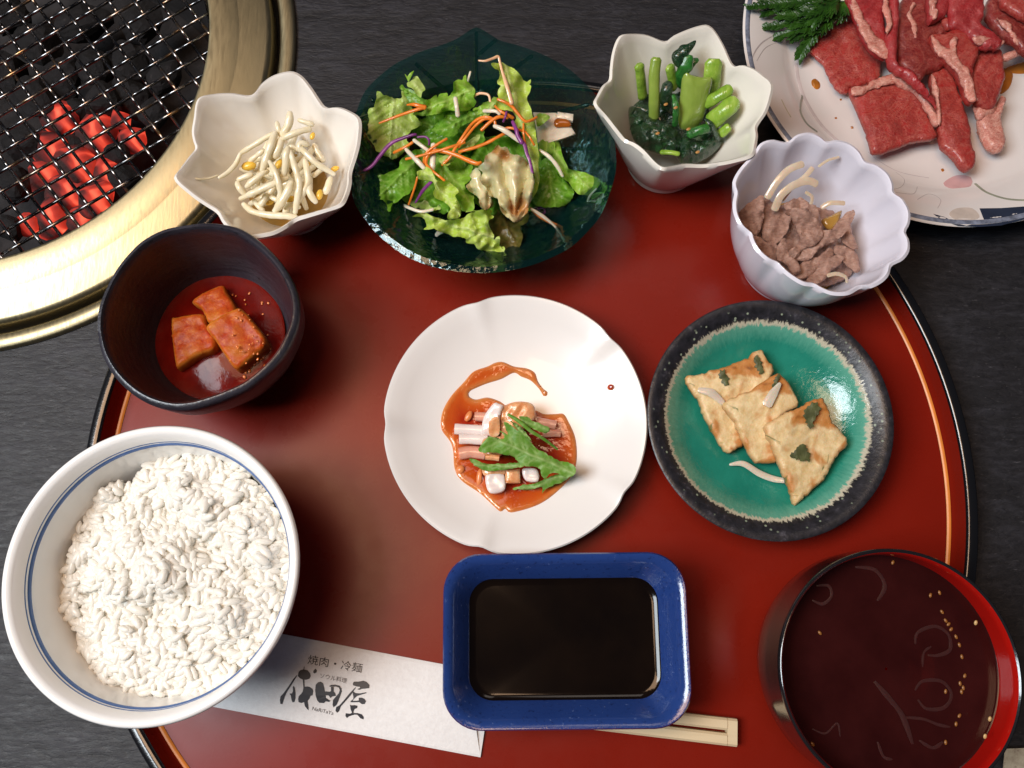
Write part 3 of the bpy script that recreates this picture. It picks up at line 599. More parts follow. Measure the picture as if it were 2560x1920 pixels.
# glass leaf bowl
GZ = .038
def glass_bowl():
    px = [(1192, 68), (1222, 84), (1250, 101), (1290, 112), (1337, 128), (1385, 150), (1427, 176), (1462, 208), (1490, 238), (1512, 276), (1529, 316), (1540, 383), (1537, 442), (1505, 532), (1470, 578), (1427, 618), (1370, 648), (1309, 669), (1250, 680), (1192, 683), (1130, 677), (1074, 665), (1020, 643), (976, 614), (938, 580), (906, 540), (884, 500), (874, 440), (876, 363), (882, 312), (892, 277), (917, 222), (976, 168), (1015, 146), (1055, 128), (1100, 114), (1140, 98), (1168, 80)]
    Wp = PA(catmull(np.array(px, float), 5, True), GZ); c = np.array([-.0134, .1938])
    a = np.arctan2(Wp[:, 1] - c[1], Wp[:, 0] - c[0]); r = np.hypot(Wp[:, 0] - c[0], Wp[:, 1] - c[1]); o = np.argsort(a); th = np.linspace(-math.pi, math.pi, 190, endpoint=False)
    R = np.interp(th, np.r_[a[o][-5:] - 2 * math.pi, a[o], a[o][:5] + 2 * math.pi], np.r_[r[o][-5:], r[o], r[o][:5]]); k = R / R.mean() - 1; Rm = R.mean()
    n = NT('teal_glass'); t = n.n('ShaderNodeBsdfTransparent'); g = n.n('ShaderNodeBsdfGlossy'); d = n.n('ShaderNodeBsdfDiffuse'); fr = n.n('ShaderNodeFresnel'); fr.inputs[0].default_value = 1.5
    t.inputs[0].default_value = (.56, .68, .66, 1); d.inputs[0].default_value = (.008, .075, .070, 1); g.inputs['Roughness'].default_value = .05; g.inputs[0].default_value = (.85, 1, 1, 1)
    hb = n.mix(.6, n.voro(300), n.noise(260, 3)); bp = n.n('ShaderNodeBump'); bp.inputs['Distance'].default_value = .00055; bp.inputs['Strength'].default_value = .8; n.l(hb, bp.inputs['Height']); n.l(bp.outputs[0], g.inputs['Normal']); n.l(bp.outputs[0], fr.inputs['Normal']); n.l(bp.outputs[0], d.inputs['Normal'])
    m1 = n.n('ShaderNodeMixShader'); m1.inputs[0].default_value = .13; n.l(t.outputs[0], m1.inputs[1]); n.l(d.outputs[0], m1.inputs[2])
    m2 = n.n('ShaderNodeMixShader'); n.l(fr.outputs[0], m2.inputs[0]); n.l(m1.outputs[0], m2.inputs[1]); n.l(g.outputs[0], m2.inputs[2]); n.l(m2.outputs[0], n.o.inputs[0])
    e = n.m; b = thing('glass_bowl', (c[0], c[1], 0), 'leaf-shaped dark teal glass bowl holding the green salad', 'bowl')
    us = [(.0, .024), (.1, .026), (.3, .035), (.5, .0425), (.7, .0495), (.88, .0555), (1, Rm)]
    rings = [ring(c[0], c[1], .0008, .003, th), ring(c[0], c[1], .019, .003, th), ring(c[0], c[1], .021, 0, th), ring(c[0], c[1], .024, 0, th)]
    for u, rr in us: rings.append(ring(c[0], c[1], rr * (1 + k * u ** 1.5), .0035 + (GZ - .0035) * (u ** 1.15), th))
    for u, rr in us[::-1]: rings.append(ring(c[0], c[1], (rr - .0028) * (1 + k * u ** 1.5), .0062 + (GZ + .0008 - .0062) * (u ** 1.15), th))
    rings.append(ring(c[0], c[1], .0008, .0058, th))
    V, F = lathe(rings); mk('body', V, F, e, b)
    # raised leaf veins on the inside
    zi = lambda x, y: .0066 + .033 * max(0, (math.hypot(x - c[0], y - c[1]) - .021) / (Rm - .021)) ** 1.25
    def vein(a_, b_):
        q = []
        for t_ in np.linspace(0, 1, 9):
            p = np.array(a_) * (1 - t_) + np.array(b_) * t_; z = .02
            for _ in range(4): w_ = P(p[0], p[1], z); z = zi(w_[0], w_[1]) + .0006
            q.append(P(p[0], p[1], z))
        v, f = tube_mesh(q, .0009, 6); mk('leaf_vein', v, f, e, b)
    for s_ in [((1191, 82), (1192, 240)), ((1192, 140), (1240, 100)), ((1192, 236), (1330, 140)), ((1215, 240), (1262, 180)), ((1380, 372), (1520, 372)), ((1320, 300), (1470, 262)), ((1130, 240), (1040, 160)), ((1080, 300), (930, 250)), ((1060, 400), (900, 420)), ((1330, 430), (1480, 520))]: vein(*s_)
    return c
GBC = glass_bowl()

# raw meat platter
c_mp = circ([(1859, 85), (1867, 163), (1914, 286), (1953, 347), (2279, 542), (2395, 568), (2467, 571)], TZ + .022); RM = c_mp[2]
def meat_platter():
    b = thing('meat_platter', (c_mp[0], c_mp[1], TZ), 'large white platter with faint floral painting, carrying raw marbled beef', 'plate')
    wh = m_porcelain('platter_white_glaze', (.72, .68, .66), .18)
    prof = [(.055, .001), (.056, 0), (.060, 0), (.062, .004), (.074, .009), (.090, .0165), (RM - .0006, .0214), (RM, .0222), (RM - .0010, .0230), (RM - .004, .0224), (.0870, .0178), (.0790, .0140), (.0755, .0112), (.0720, .0088), (.060, .0080), (.001, .0076)]
    V, F = revolve(c_mp, [(r, z + TZ) for r, z in prof], np.linspace(0, 2 * math.pi, 180, endpoint=False)); mk('body', V, F, wh, b)
    rr = [.001, .060, .072, .0755, .0790, .0870, RM - .004, RM]; zz = [.0076, .0080, .0088, .0112, .0140, .0178, .0224, .0230]
    zf = lambda xy: TZ + np.interp(np.hypot(xy[:, 0] - c_mp[0], xy[:, 1] - c_mp[1]), rr, zz)
    grey = simple('blue_grey_rim_line', (.16, .18, .24), .25, .5, 300); 
    V, F = revolve(c_mp, [(RM - .0034, TZ + .0226), (RM - .0030, TZ + .0230), (RM - .0014, TZ + .0233), (RM - .0010, TZ + .0231)], np.linspace(0, 2 * math.pi, 180, endpoint=False), cap0=False, cap1=False); mk('rim_line', V, F, grey, b)
    zm = ZM(1780, 0, .3616)
    paint = lambda nm, col, pts, **k: slab(nm, zm(pts), simple(nm + '_glaze', col, .2, .15, 90), b, th=.00015, edge=2, sq=.8, res=9, zfun=zf, **k)
    paint('painted_leaf', (.022, .030, .055), [(1530, 1478), (1610, 1500), (1690, 1545), (1760, 1560), (1885, 1530), (1850, 1440), (2000, 1438), (2180, 1425), (2180, 1510), (2000, 1558), (1850, 1568), (1700, 1560), (1600, 1530)], smooth=False)
    paint('painted_petal', (.58, .50, .44), [(1640, 1480), (1690, 1440), (1800, 1440), (1850, 1500), (1780, 1525), (1690, 1520)], zbias=.0001)
    paint('painted_flower', (.55, .33, .33), [(1600, 1265), (1690, 1212), (1790, 1225), (1790, 1285), (1700, 1300), (1640, 1300)])
    def stem(pts, w_, col):
        q = catmull(np.array(zm(pts)), 6); zq = np.full(len(q), .01)
        for _ in range(5): zq = zf(PA(q, zq)[:, :2])
        v, f = tube_mesh(PA(q, zq + .0001), w_ * .3616 * mpp(2200, 400, .01) / 2, 6, .12); mk('painted_stem', v, f, simple('painted_stem_glaze', col, .2, .2, 90), b)
    stem([(1820, 1270), (1900, 1330), (2040, 1375), (2200, 1385)], 22, (.28, .29, .22))
    stem([(622, 660), (608, 760), (650, 850), (725, 912)], 20, (.26, .26, .22)); stem([(480, 690), (515, 760), (545, 810)], 9, (.36, .34, .24))
    stem([(445, 235), (350, 290), (290, 370), (270, 460)], 9, (.40, .36, .36)); stem([(470, 285), (370, 330), (310, 420)], 5, (.42, .38, .38))
    stem([(1250, 1310), (1310, 1290), (1330, 1240), (1270, 1190)], 4, (.40, .36, .36)); stem([(1270, 1330), (1390, 1340), (1420, 1290)], 4, (.40, .36, .36)); stem([(1420, 1380), (1500, 1340), (1580, 1380), (1560, 1440)], 4, (.40, .36, .36)); stem([(1080, 1050), (1150, 1110), (1300, 1190), (1500, 1230)], 5, (.48, .42, .42))
    stem([(580, 440), (600, 560), (650, 700), (760, 870), (900, 1000)], 26, (.50, .43, .42))
    return zf
z_mp = meat_platter()

# ================================================================ steamed rice
def rice():
    m = NT('cooked_rice'); f = m.noise(260, 3); c = m.ramp(f, [(.3, (.86, .83, .75)), (.7, (.92, .91, .86))]); m.set(Base_Color=c, Roughness=.28, Coat_Weight=.15)
    tr = m.n('ShaderNodeBsdfTranslucent'); m.l(c, tr.inputs[0]); mx = m.n('ShaderNodeMixShader'); mx.inputs[0].default_value = .20; m.l(m.b.outputs[0], mx.inputs[1]); m.l(tr.outputs[0], mx.inputs[2]); m.l(mx.outputs[0], m.o.inputs[0])
    zs = ZM(0, 1020, .5424); cl = []
    for x, y, r, h in [(870, 380, 95, .0065), (985, 470, 70, .006), (1180, 560, 100, .006), (1060, 400, 80, .003), (770, 770, 120, .0085), (580, 830, 80, .006), (1085, 940, 110, .007), (560, 1140, 110, .004), (480, 380, 60, .004), (460, 1250, 70, .003), (640, 640, 60, .004), (850, 1050, 90, .003), (1240, 700, 70, .004), (350, 680, 80, .003), (680, 270, 90, .001), (700, 1220, 110, .002), (300, 900, 90, 0.001), (880, 240, 70, .002), (1130, 350, 60, .003), (960, 640, 80, -.007), (760, 930, 100, -.005), (760, 500, 90, -.005), (430, 880, 90, -.003), (1150, 760, 60, -.003)]:
        c = P(*zs([(x, y)])[0], .045); cl.append((c[0], c[1], r * .5424 * mpp(400, 1450, .045), h))
    rin = lambda z: np.interp(z, [.0102, .0105, .014, .0235, .037, .050, .056], [.001, .012, .028, .038, .0455, .0485, .0494])
    def h(x, y):
        d = math.hypot(x - RC[0], y - RC[1]); v = .0490 - .008 * (d / .048) ** 2 + .0045 * (x - RC[0]) / .045
        for cx, cy, r, a in cl: v += a * math.exp(-((x - cx) ** 2 + (y - cy) ** 2) / (r * r) * 1.4)
        return v + .0018 * noise.noise(Vector((x * 120, y * 120, 0))) + .0014 * noise.noise(Vector((x * 260, y * 260, 4)))
    root = thing('steamed_rice', (RC[0], RC[1], .0115), 'heap of steamed white rice filling the blue-lined bowl', 'rice')
    var = []
    for k in range(6):
        v, f = ellipsoid((0, 0, 0), (1, 0, 0),   .0032, .00150, .00140, 8, 6, .12, k * 3.1); v[:, 2] += .18 * (v[:, 0] ** 2) * 60 * (.5 if k % 2 else -.2)
        me = bpy.data.meshes.new('rice_grain'); me.from_pydata(v.tolist(), [], f); me.polygons.foreach_set('use_smooth', [True] * len(me.polygons)); me.materials.append(m.m); var.append((me, v, f))
    rnd = random.Random(11); L = []
    def clump(): pass
    tries = 0
    while len(L) < 4200 and tries < 20000:
        tries += 1
        a = rnd.uniform(0, 2 * math.pi); d = .0490 * math.sqrt(rnd.random()); x, y = RC[0] + d * math.cos(a), RC[1] + d * math.sin(a); z = h(x, y)
        if d > rin(z) - .0010 or d > .0490 - (.0040 + .0060 * noise.noise(Vector((math.cos(a) * 3.2, math.sin(a) * 3.2, 1)))) * max(0, -math.cos(a + .6)) ** .5: continue
        dz = rnd.uniform(-.0012, .0011) if rnd.random() < .85 else rnd.uniform(.0008, .0026)
        e = .002; nx, ny = -(h(x + e, y) - h(x - e, y)) / (2 * e), -(h(x, y + e) - h(x, y - e)) / (2 * e); N = Vector((nx, ny, 1)).normalized()
        t = Vector((math.cos(t_ := rnd.uniform(0, 2 * math.pi)), math.sin(t_), rnd.gauss(0, .45))); t = (t - N * t.dot(N) * .7).normalized()
        L.append((z + dz, Vector((x, y, z + dz)), t, rnd.uniform(.82, 1.15), rnd.randrange(6)))
    L.sort(key=lambda q: -q[0]); Lr = Vector(root.location); acc = MB()
    # the grains lying on top are parts, the rest one joined part
    top = sorted(L, key=lambda q: -(q[0] - h(q[1].x, q[1].y)))[:300]; ids = {id(q) for q in top}
    for q in L:
        quat = q[2].to_track_quat('X', 'Z')
        if id(q) in ids:
            o = bpy.data.objects.new('rice_grain', var[q[4]][0]); COL.objects.link(o); o.parent = root; o.location = q[1] - Lr; o.rotation_mode = 'QUATERNION'; o.rotation_quaternion = quat; k_ = rnd.uniform(.88, 1.14); o.scale = (q[3], q[3] * k_, q[3] * k_)
        else:
            R_ = np.array(quat.to_matrix()); acc.add(var[q[4]][1] * q[3] @ R_.T + np.array(q[1]), var[q[4]][2])
    n = 64; g = []; gf = []
    for i in range(n + 1):
        for k in range(n):
            a = 2 * math.pi * k / n; d = .0485 * i / n; d *= 1 - (.10 + .12 * noise.noise(Vector((math.cos(a) * 3.2, math.sin(a) * 3.2, 1)))) * max(0, -math.cos(a + .6)) ** .5; x, y = RC[0] + d * math.cos(a), RC[1] + d * math.sin(a); z = min(h(x, y) - .0004, .062)
            while d > rin(z) - .0005 and d > 0: d -= .0004
            g.append((RC[0] + d * math.cos(a), RC[1] + d * math.sin(a), z))
    for i in range(n):
        for k in range(n): gf.append((i * n + k, (i + 1) * n + k, (i + 1) * n + (k + 1) % n, i * n + (k + 1) % n))
    acc.add(np.array(g), gf); v, f = acc.out(); tag(mk('rice_filling', v, f, m.m, root), kind='stuff')
rice()

# ================================================================ bean sprouts
def sprouts():
    m = NT('bean_sprout_flesh'); f = m.noise(150, 3); m.set(Base_Color=m.ramp(f, [(.3, (.76, .67, .44)), (.7, (.90, .85, .68))]), Roughness=.2, Subsurface_Weight=.15, Subsurface_Scale=.002, Subsurface_Radius=(1, .9, .5), Coat_Weight=.4, Coat_Roughness=.08)
    tr = m.n('ShaderNodeBsdfTranslucent'); tr.inputs[0].default_value = (.86, .80, .60, 1); mx = m.n('ShaderNodeMixShader'); mx.inputs[0].default_value = .14; m.l(m.b.outputs[0], mx.inputs[1]); m.l(tr.outputs[0], mx.inputs[2]); m.l(mx.outputs[0], m.o.inputs[0])
    yb = simple('bean_sprout_head', (.72, .46, .06), .25, .2, 120, Subsurface_Weight=.2, Subsurface_Scale=.001)
    zz = ZM(540, 270, .1748); G = 'bean sprouts in the petal bowl'
    def s(pts, w_, lab, head=None, zoff=0):
        o = strand('bean_sprout', [(p[0], p[1], p[2] + zoff) for p in zz(pts)], [w_ * .195 * .7] + [w_ * .195] * 4 + [w_ * .195 * .78], m.m, nseg=10, n=7, wob=.22); tag(o, lab, 'bean sprout', G)
        if head:
            c = P(*zz([head[:2]])[0], head[2]); r = head[3] * .1748 * mpp(700, 450, .03); v, f_ = ellipsoid(c, (head[4], head[5], .1), r * 1.3, r * .8, r * .75, 10, 7, .1); mk('bean_head', v, f_, yb, o)
    s([(1060, 60, .043), (1040, 220, .041), (985, 330, .040), (935, 420, .038)], 105, 'thick straight bean sprout pointing at the top petal of its bowl')
    s([(850, 350, .041), (790, 520, .041), (730, 690, .039), (660, 900, .036)], 100, 'thick white bean sprout running down the left middle of the heap')
    s([(360, 640, .036), (560, 520, .039), (720, 420, .040), (840, 360, .040)], 75, 'curved bean sprout reaching left out of the heap along the porcelain wall')
    s([(760, 760, .041), (840, 900, .041), (890, 1050, .040), (920, 1200, .037), (900, 1300, .034)], 78, 'bean sprout bending down the centre front of the heap')
    s([(430, 1130, .034), (560, 1020, .036), (680, 930, .036), (740, 900, .034)], 80, 'short bean sprout rising from the left corner, above the long slanting one')
    s([(345, 1300, .033), (520, 1220, .036), (700, 1140, .038), (880, 1060, .038), (1020, 1000, .036)], 80, 'long bean sprout slanting up from lower left to the centre of the heap')
    s([(1030, 560, .043), (1000, 680, .042), (995, 820, .040), (970, 970, .037)], 90, 'bean sprout folded over at the crown of the heap, pointing down')
    s([(1060, 620, .042), (1110, 780, .041), (1160, 950, .040), (1190, 1100, .039), (1160, 1300, .036), (1130, 1500, .032)], 85, 'long bean sprout hanging down right of the centre to the front rim')
    s([(1200, 560, .041), (1280, 640, .042), (1420, 780, .041), (1560, 870, .039), (1690, 950, .037)], 80, 'bean sprout lying diagonally to the right rim, end touching the wall')
    s([(1270, 740, .038), (1300, 900, .038), (1310, 1050, .037), (1250, 1200, .036), (1190, 1330, .033)], 88, 'bean sprout curving down between the front and right sides of the heap')
    s([(1080, 1060, .039), (1020, 1200, .038), (940, 1340, .036), (840, 1480, .032)], 105, 'thick bean sprout sloping to the lower left at the front of the bowl')
    s([(390, 1370, .030), (520, 1480, .031), (760, 1530, .032), (1000, 1545, .032), (1150, 1560, .031)], 85, 'bean sprout lying along the front wall, lowest of the heap')
    s([(1330, 1080, .036), (1330, 1180, .036), (1370, 1270, .035), (1430, 1350, .033)], 85, 'forked bean sprout at the lower right beside a yellow bean', (1480, 1240, .033, 62, .2, 1))
    s([(950, 440, .040), (1080, 380, .041), (1220, 330, .041), (1350, 300, .040)], 85, 'yellowish bean sprout pointing right near the top of the heap')
    s([(1180, 170, .041), (1270, 200, .041), (1390, 240, .040)], 70, 'stubby bean sprout at the upper right petal of the bowl')
    s([(870, 200, .040), (890, 290, .040), (930, 400, .038)], 65, 'thin bean sprout under the thick straight one at the top')
    s([(1210, 620, .041), (1190, 540, .042), (1230, 505, .042), (1320, 530, .041)], 75, 'hooked bean sprout end near the centre right of the heap')
    s([(1050, 540, .041), (1130, 570, .040), (1210, 620, .039)], 60, 'small pale bean sprout bridging the crown and the hooked one')
    s([(300, 1060, .033), (340, 1150, .033), (420, 1240, .031)], 80, 'short flat bean sprout end at the far left of the heap')
    s([(310, 1030, .033), (400, 990, .034), (520, 950, .034)], 75, 'broad bean sprout piece at the left edge of the heap', None)
    s([(540, 1320, .029), (620, 1420, .029), (680, 1470, .028)], 75, 'bean sprout half hidden at the lower left under the slanting one')
    s([(720, 1220, .031), (680, 1330, .030), (620, 1400, .029)], 85, 'bean sprout in shade below the long slanting one', (760, 1350, .026, 55, 1, .2))
    s([(1640, 990, .033), (1600, 1120, .033), (1560, 1220, .032)], 85, 'bean sprout standing against the right wall of the bowl', (1700, 870, .034, 50, 1, .4))
    s([(940, 430, .039), (900, 560, .039), (840, 700, .037)], 110, 'broad bean sprout behind the crown, running down to the left', (900, 800, .034, 60, .5, 1))
    s([(1400, 520, .037), (1460, 640, .036), (1540, 760, .035)], 80, 'bean sprout in the shade along the upper right wall', (1380, 400, .038, 45, .3, 1))
    s([(460, 780, .031), (560, 700, .033), (680, 600, .035)], 70, 'bean sprout under the curved one on the left, with a yellow bean', (470, 830, .031, 85, 1, .1))
    s([(780, 1270, .031), (860, 1310, .031), (900, 1340, .030)], 70, 'short bean sprout piece between the two front ones')
    s([(1060, 640, .042), (1090, 690, .041), (1080, 620, .042)], 45, 'tiny bean sprout tip at the crown of the heap')
    s([(1390, 980, .034), (1480, 900, .034), (1560, 860, .033)], 60, 'curled bean sprout at the right under the diagonal one')
    s([(980, 1440, .029), (1060, 1400, .029), (1200, 1420, .029)], 70, 'bean sprout low at the front, crossing behind the hanging one', (1060, 1300, .029, 62, 1, .15))
    s([(40, 1000, .036), (170, 920, .035), (280, 800, .035), (350, 650, .036)], [60][0], 'thin bean sprout tail clinging to the left wall of the bowl')
    s([(-380, 960, .041), (-280, 1010, .041), (-120, 1010, .038), (30, 960, .036)], 26, 'hair-thin sprout root on the far left petal')
    rnd = random.Random(5)
    for k in range(60):      # the tangle underneath
        x, y = rnd.gauss(900, 300), rnd.gauss(950, 270); a = rnd.uniform(0, math.pi); l = rnd.uniform(240, 400); z0 = .022 + rnd.uniform(-.005, .008) - .000012 * abs(x - 950) 
        pts = [(x - l * math.cos(a), y - l * math.sin(a), z0 - .002), (x + rnd.uniform(-60, 60), y + rnd.uniform(-60, 60), z0 + .002), (x + l * math.cos(a), y + l * math.sin(a), z0 - .002)]
        if any(math.hypot(p[0] - 940, p[1] - 950) > 640 for p in pts): continue
        s(pts, rnd.uniform(75, 100), 'bean sprout buried in the lower tangle of the heap', (x + 90, y, z0, 55, rnd.uniform(-1, 1), 1) if k % 4 == 0 else None)
    # broth at the bottom
    q = [ring(c_sprout[0], c_sprout[1], .0205, .0135), ring(c_sprout[0], c_sprout[1], .0004, .0135)]
    V, F = lathe(q, False, False); tag(mk('sprout_broth', V, F, simple('golden_broth', (.35, .20, .05), .1, .2, 60)), 'golden seasoning liquid under the bean sprouts', 'sauce')
sprouts()

# ================================================================ boiled greens
def greens():
    st = NT('green_stem'); f = st.noise(170, 4, .65, st.co((1, .16, 1))); g = st.noise(420, 3, .6, st.co((2, .12, 2)))
    st.set(Base_Color=st.ramp(f, [(.3, (.12, .26, .015)), (.55, (.26, .42, .05)), (.75, (.42, .56, .13))]), Roughness=.2, Subsurface_Weight=.12, Subsurface_Scale=.002, Subsurface_Radius=(.6, 1, .2), Coat_Weight=.15, Coat_Roughness=.2); st.bump(st.mix(.3, f, g), .0009)
    pale = NT('pale_stem_skin'); f = pale.noise(60, 4, .6, pale.co((1, .2, 1))); pale.set(Base_Color=pale.ramp(f, [(.3, (.17, .27, .03)), (.7, (.30, .40, .08))]), Roughness=.25, Coat_Weight=.5, Subsurface_Weight=.3, Subsurface_Scale=.002, Subsurface_Radius=(.8, 1, .2)); pale.bump(pale.noise(90, 3, .6, pale.co((2, .1, 1))), .0006)
    dk = NT('wilted_green_leaf'); f = dk.noise(130, 6, .65, None, 1.2); dk.set(Base_Color=dk.ramp(f, [(.3, (.003, .012, .006)), (.55, (.010, .045, .015)), (.75, (.03, .12, .03))]), Roughness=.16, Coat_Weight=.6, Coat_Roughness=.06); dk.bump(f, .0022)
    br = NT('bright_wilted_leaf'); f = br.noise(130, 6, .65, None, 1.2); br.set(Base_Color=br.ramp(f, [(.3, (.008, .07, .012)), (.7, (.04, .24, .03))]), Roughness=.18, Coat_Weight=.5); br.bump(f, .0015)
    zz = ZM(1560, 100, .1868); G = 'stems and leaves of boiled greens'
    def s(pts, w_, mat, lab, flat=.7, wob=.08, nm='green_stalk', cat='stalk', **k):
        o = strand(nm, zz(pts), [x * .1868 for x in w_] if hasattr(w_, '__len__') else w_ * .1868, mat, nseg=12, n=8, flat=flat, wob=wob, **k); return tag(o, lab, cat, G)
    s([(205, 350, .044), (225, 520, .038), (250, 760, .028)], 140, st.m, 'green stem farthest left in the bowl of greens')
    s([(430, 265, .047), (405, 480, .043), (405, 800, .036), (400, 1040, .028)], 150, pale.m, 'long upright pale green stem left of the middle of the greens')
    s([(615, 370, .044), (640, 480, .040), (660, 640, .034)], 145, st.m, 'shaded green stem behind the dark rolled leaf')
    slabpts = [(805, 390, .047), (900, 440, .047), (1060, 478, .046), (1190, 488, .045), (1150, 700, .041), (1080, 1000, .034), (1000, 1110, .031), (880, 1165, .030), (765, 1150, .030), (740, 1000, .034), (770, 640, .042)]
    o = slab('green_stalk', zz(slabpts), pale.m, th=.0032, edge=14, sq=.25, res=6, dome=.002); tag(o, 'broad flat translucent green stalk in the centre of the greens', 'stalk', G)
    s([(1200, 305, .046), (1180, 480, .042), (1160, 680, .034)], 235, st.m, 'wide green stalk with a white gloss behind the broad central one', .5)
    s([(1410, 660, .043), (1250, 760, .041), (1100, 850, .036)], 165, st.m, 'glossy stem piece pointing up right in the bowl of greens')
    s([(1470, 830, .041), (1330, 960, .039), (1170, 1090, .033)], 240, st.m, 'thick light green stem piece at the right wall of the bowl')
    s([(1110, 1185, .036), (1000, 1215, .036), (880, 1260, .033)], 135, br.m, 'short round stem piece with a cut end, front centre of the greens', 1.0, .03)
    s([(1390, 1170, .034), (1300, 1250, .031)], 140, st.m, 'small stem end at the lower right of the greens')
    s([(730, 1525, .030), (620, 1505, .030), (500, 1500, .028)], 70, st.m, 'thin stem piece at the front edge of the greens')
    s([(955, 15, .0535), (880, 90, .0530), (790, 150, .0520), (715, 215, .0510), (740, 330, .0485)], [30, 100, 150, 150, 110], dk.m, 'dark twisted leaf tip leaning on the rear wall, topmost of the greens', .6, .5, 'green_leaf', 'leaf')
    s([(860, 230, .0505), (820, 350, .048), (780, 460, .044), (760, 620, .037)], [150, 230, 200, 120], br.m, 'bright rumpled leaf just below the dark twisted tip', .6, .4, 'green_leaf', 'leaf')
    s([(985, 265, .046), (920, 300, .045), (870, 380, .043)], [60, 105, 90], br.m, 'small leaf fold sticking out right below the dark tip', .6, .4, 'green_leaf', 'leaf')
    s([(590, 585, .042), (570, 680, .041), (560, 770, .038), (560, 900, .032)], [130, 175, 160, 140], dk.m, 'rolled dark leaf between the two upright stems', .8, .35, 'green_leaf', 'leaf')
    s([(660, 740, .040), (690, 860, .040), (695, 1000, .037), (680, 1140, .032)], [50, 80, 90, 70], br.m, 'narrow glossy leaf strip left of the broad stalk', .5, .3, 'green_leaf', 'leaf')
    o = slab('green_leaf', zz([(85, 850), (250, 890), (480, 1030), (620, 1050), (750, 1180), (800, 1300), (760, 1450), (600, 1500), (420, 1450), (250, 1380), (140, 1270), (85, 1050)]), dk.m, z=.028, th=.007, edge=22, sq=.15, res=5, bump=[(.0028, .05), (.0016, .13)], dome=.004); tag(o, 'large dark wilted leaf mass at the lower left of the greens', 'leaf', G)
    o = slab('green_leaf', zz([(800, 1250), (1050, 1310), (1180, 1180), (1100, 1075), (1190, 1080), (1280, 1270), (1330, 1340), (1200, 1480), (1000, 1590), (800, 1590), (720, 1450)]), dk.m, z=.028, th=.007, edge=22, sq=.15, res=5, bump=[(.0026, .05), (.0016, .13)], dome=.003, seed=4); tag(o, 'dark wilted leaf wrapped round the front of the greens', 'leaf', G)
    o = slab('green_leaf', zz([(120, 700), (500, 600), (900, 500), (1250, 650), (1350, 1000), (1250, 1400), (800, 1500), (300, 1350), (120, 1050)]), dk.m, z=.023, th=.008, edge=30, sq=.15, res=7, bump=[(.0025, .05)], seed=9); tag(o, 'dark leaf bed at the bottom under the green stems', 'leaf', G)
    s([(1090, 1060, .037), (1160, 1120, .037), (1220, 1230, .034), (1270, 1330, .031)], [40, 80, 90, 70], dk.m, 'dark leaf ribbon bent over the cut stem piece', .4, .3, 'green_leaf', 'leaf')
    se = simple('toasted_sesame', (.42, .20, .05), .4, .2, 200)
    for x, y, z, lab in [(560, 860, .041, 'sesame seed on the rolled dark leaf'), (692, 905, .042, 'sesame seed on the narrow leaf strip in the greens'), (862, 1192, .040, 'sesame seed at the end of the cut stem piece'), (985, 1500, .036, 'sesame seed on the dark leaf at the front of the greens'), (450, 1250, .038, 'sesame seed on the large dark leaf mass')]:
        c = P(*zz([(x, y)])[0], z); v, f = ellipsoid(c, (1, .4, .1), .0011, .0007, .0005, 8, 5); tag(mk('sesame_seed', v, f, se), lab, 'sesame seed', 'sesame seeds on the greens')
greens()

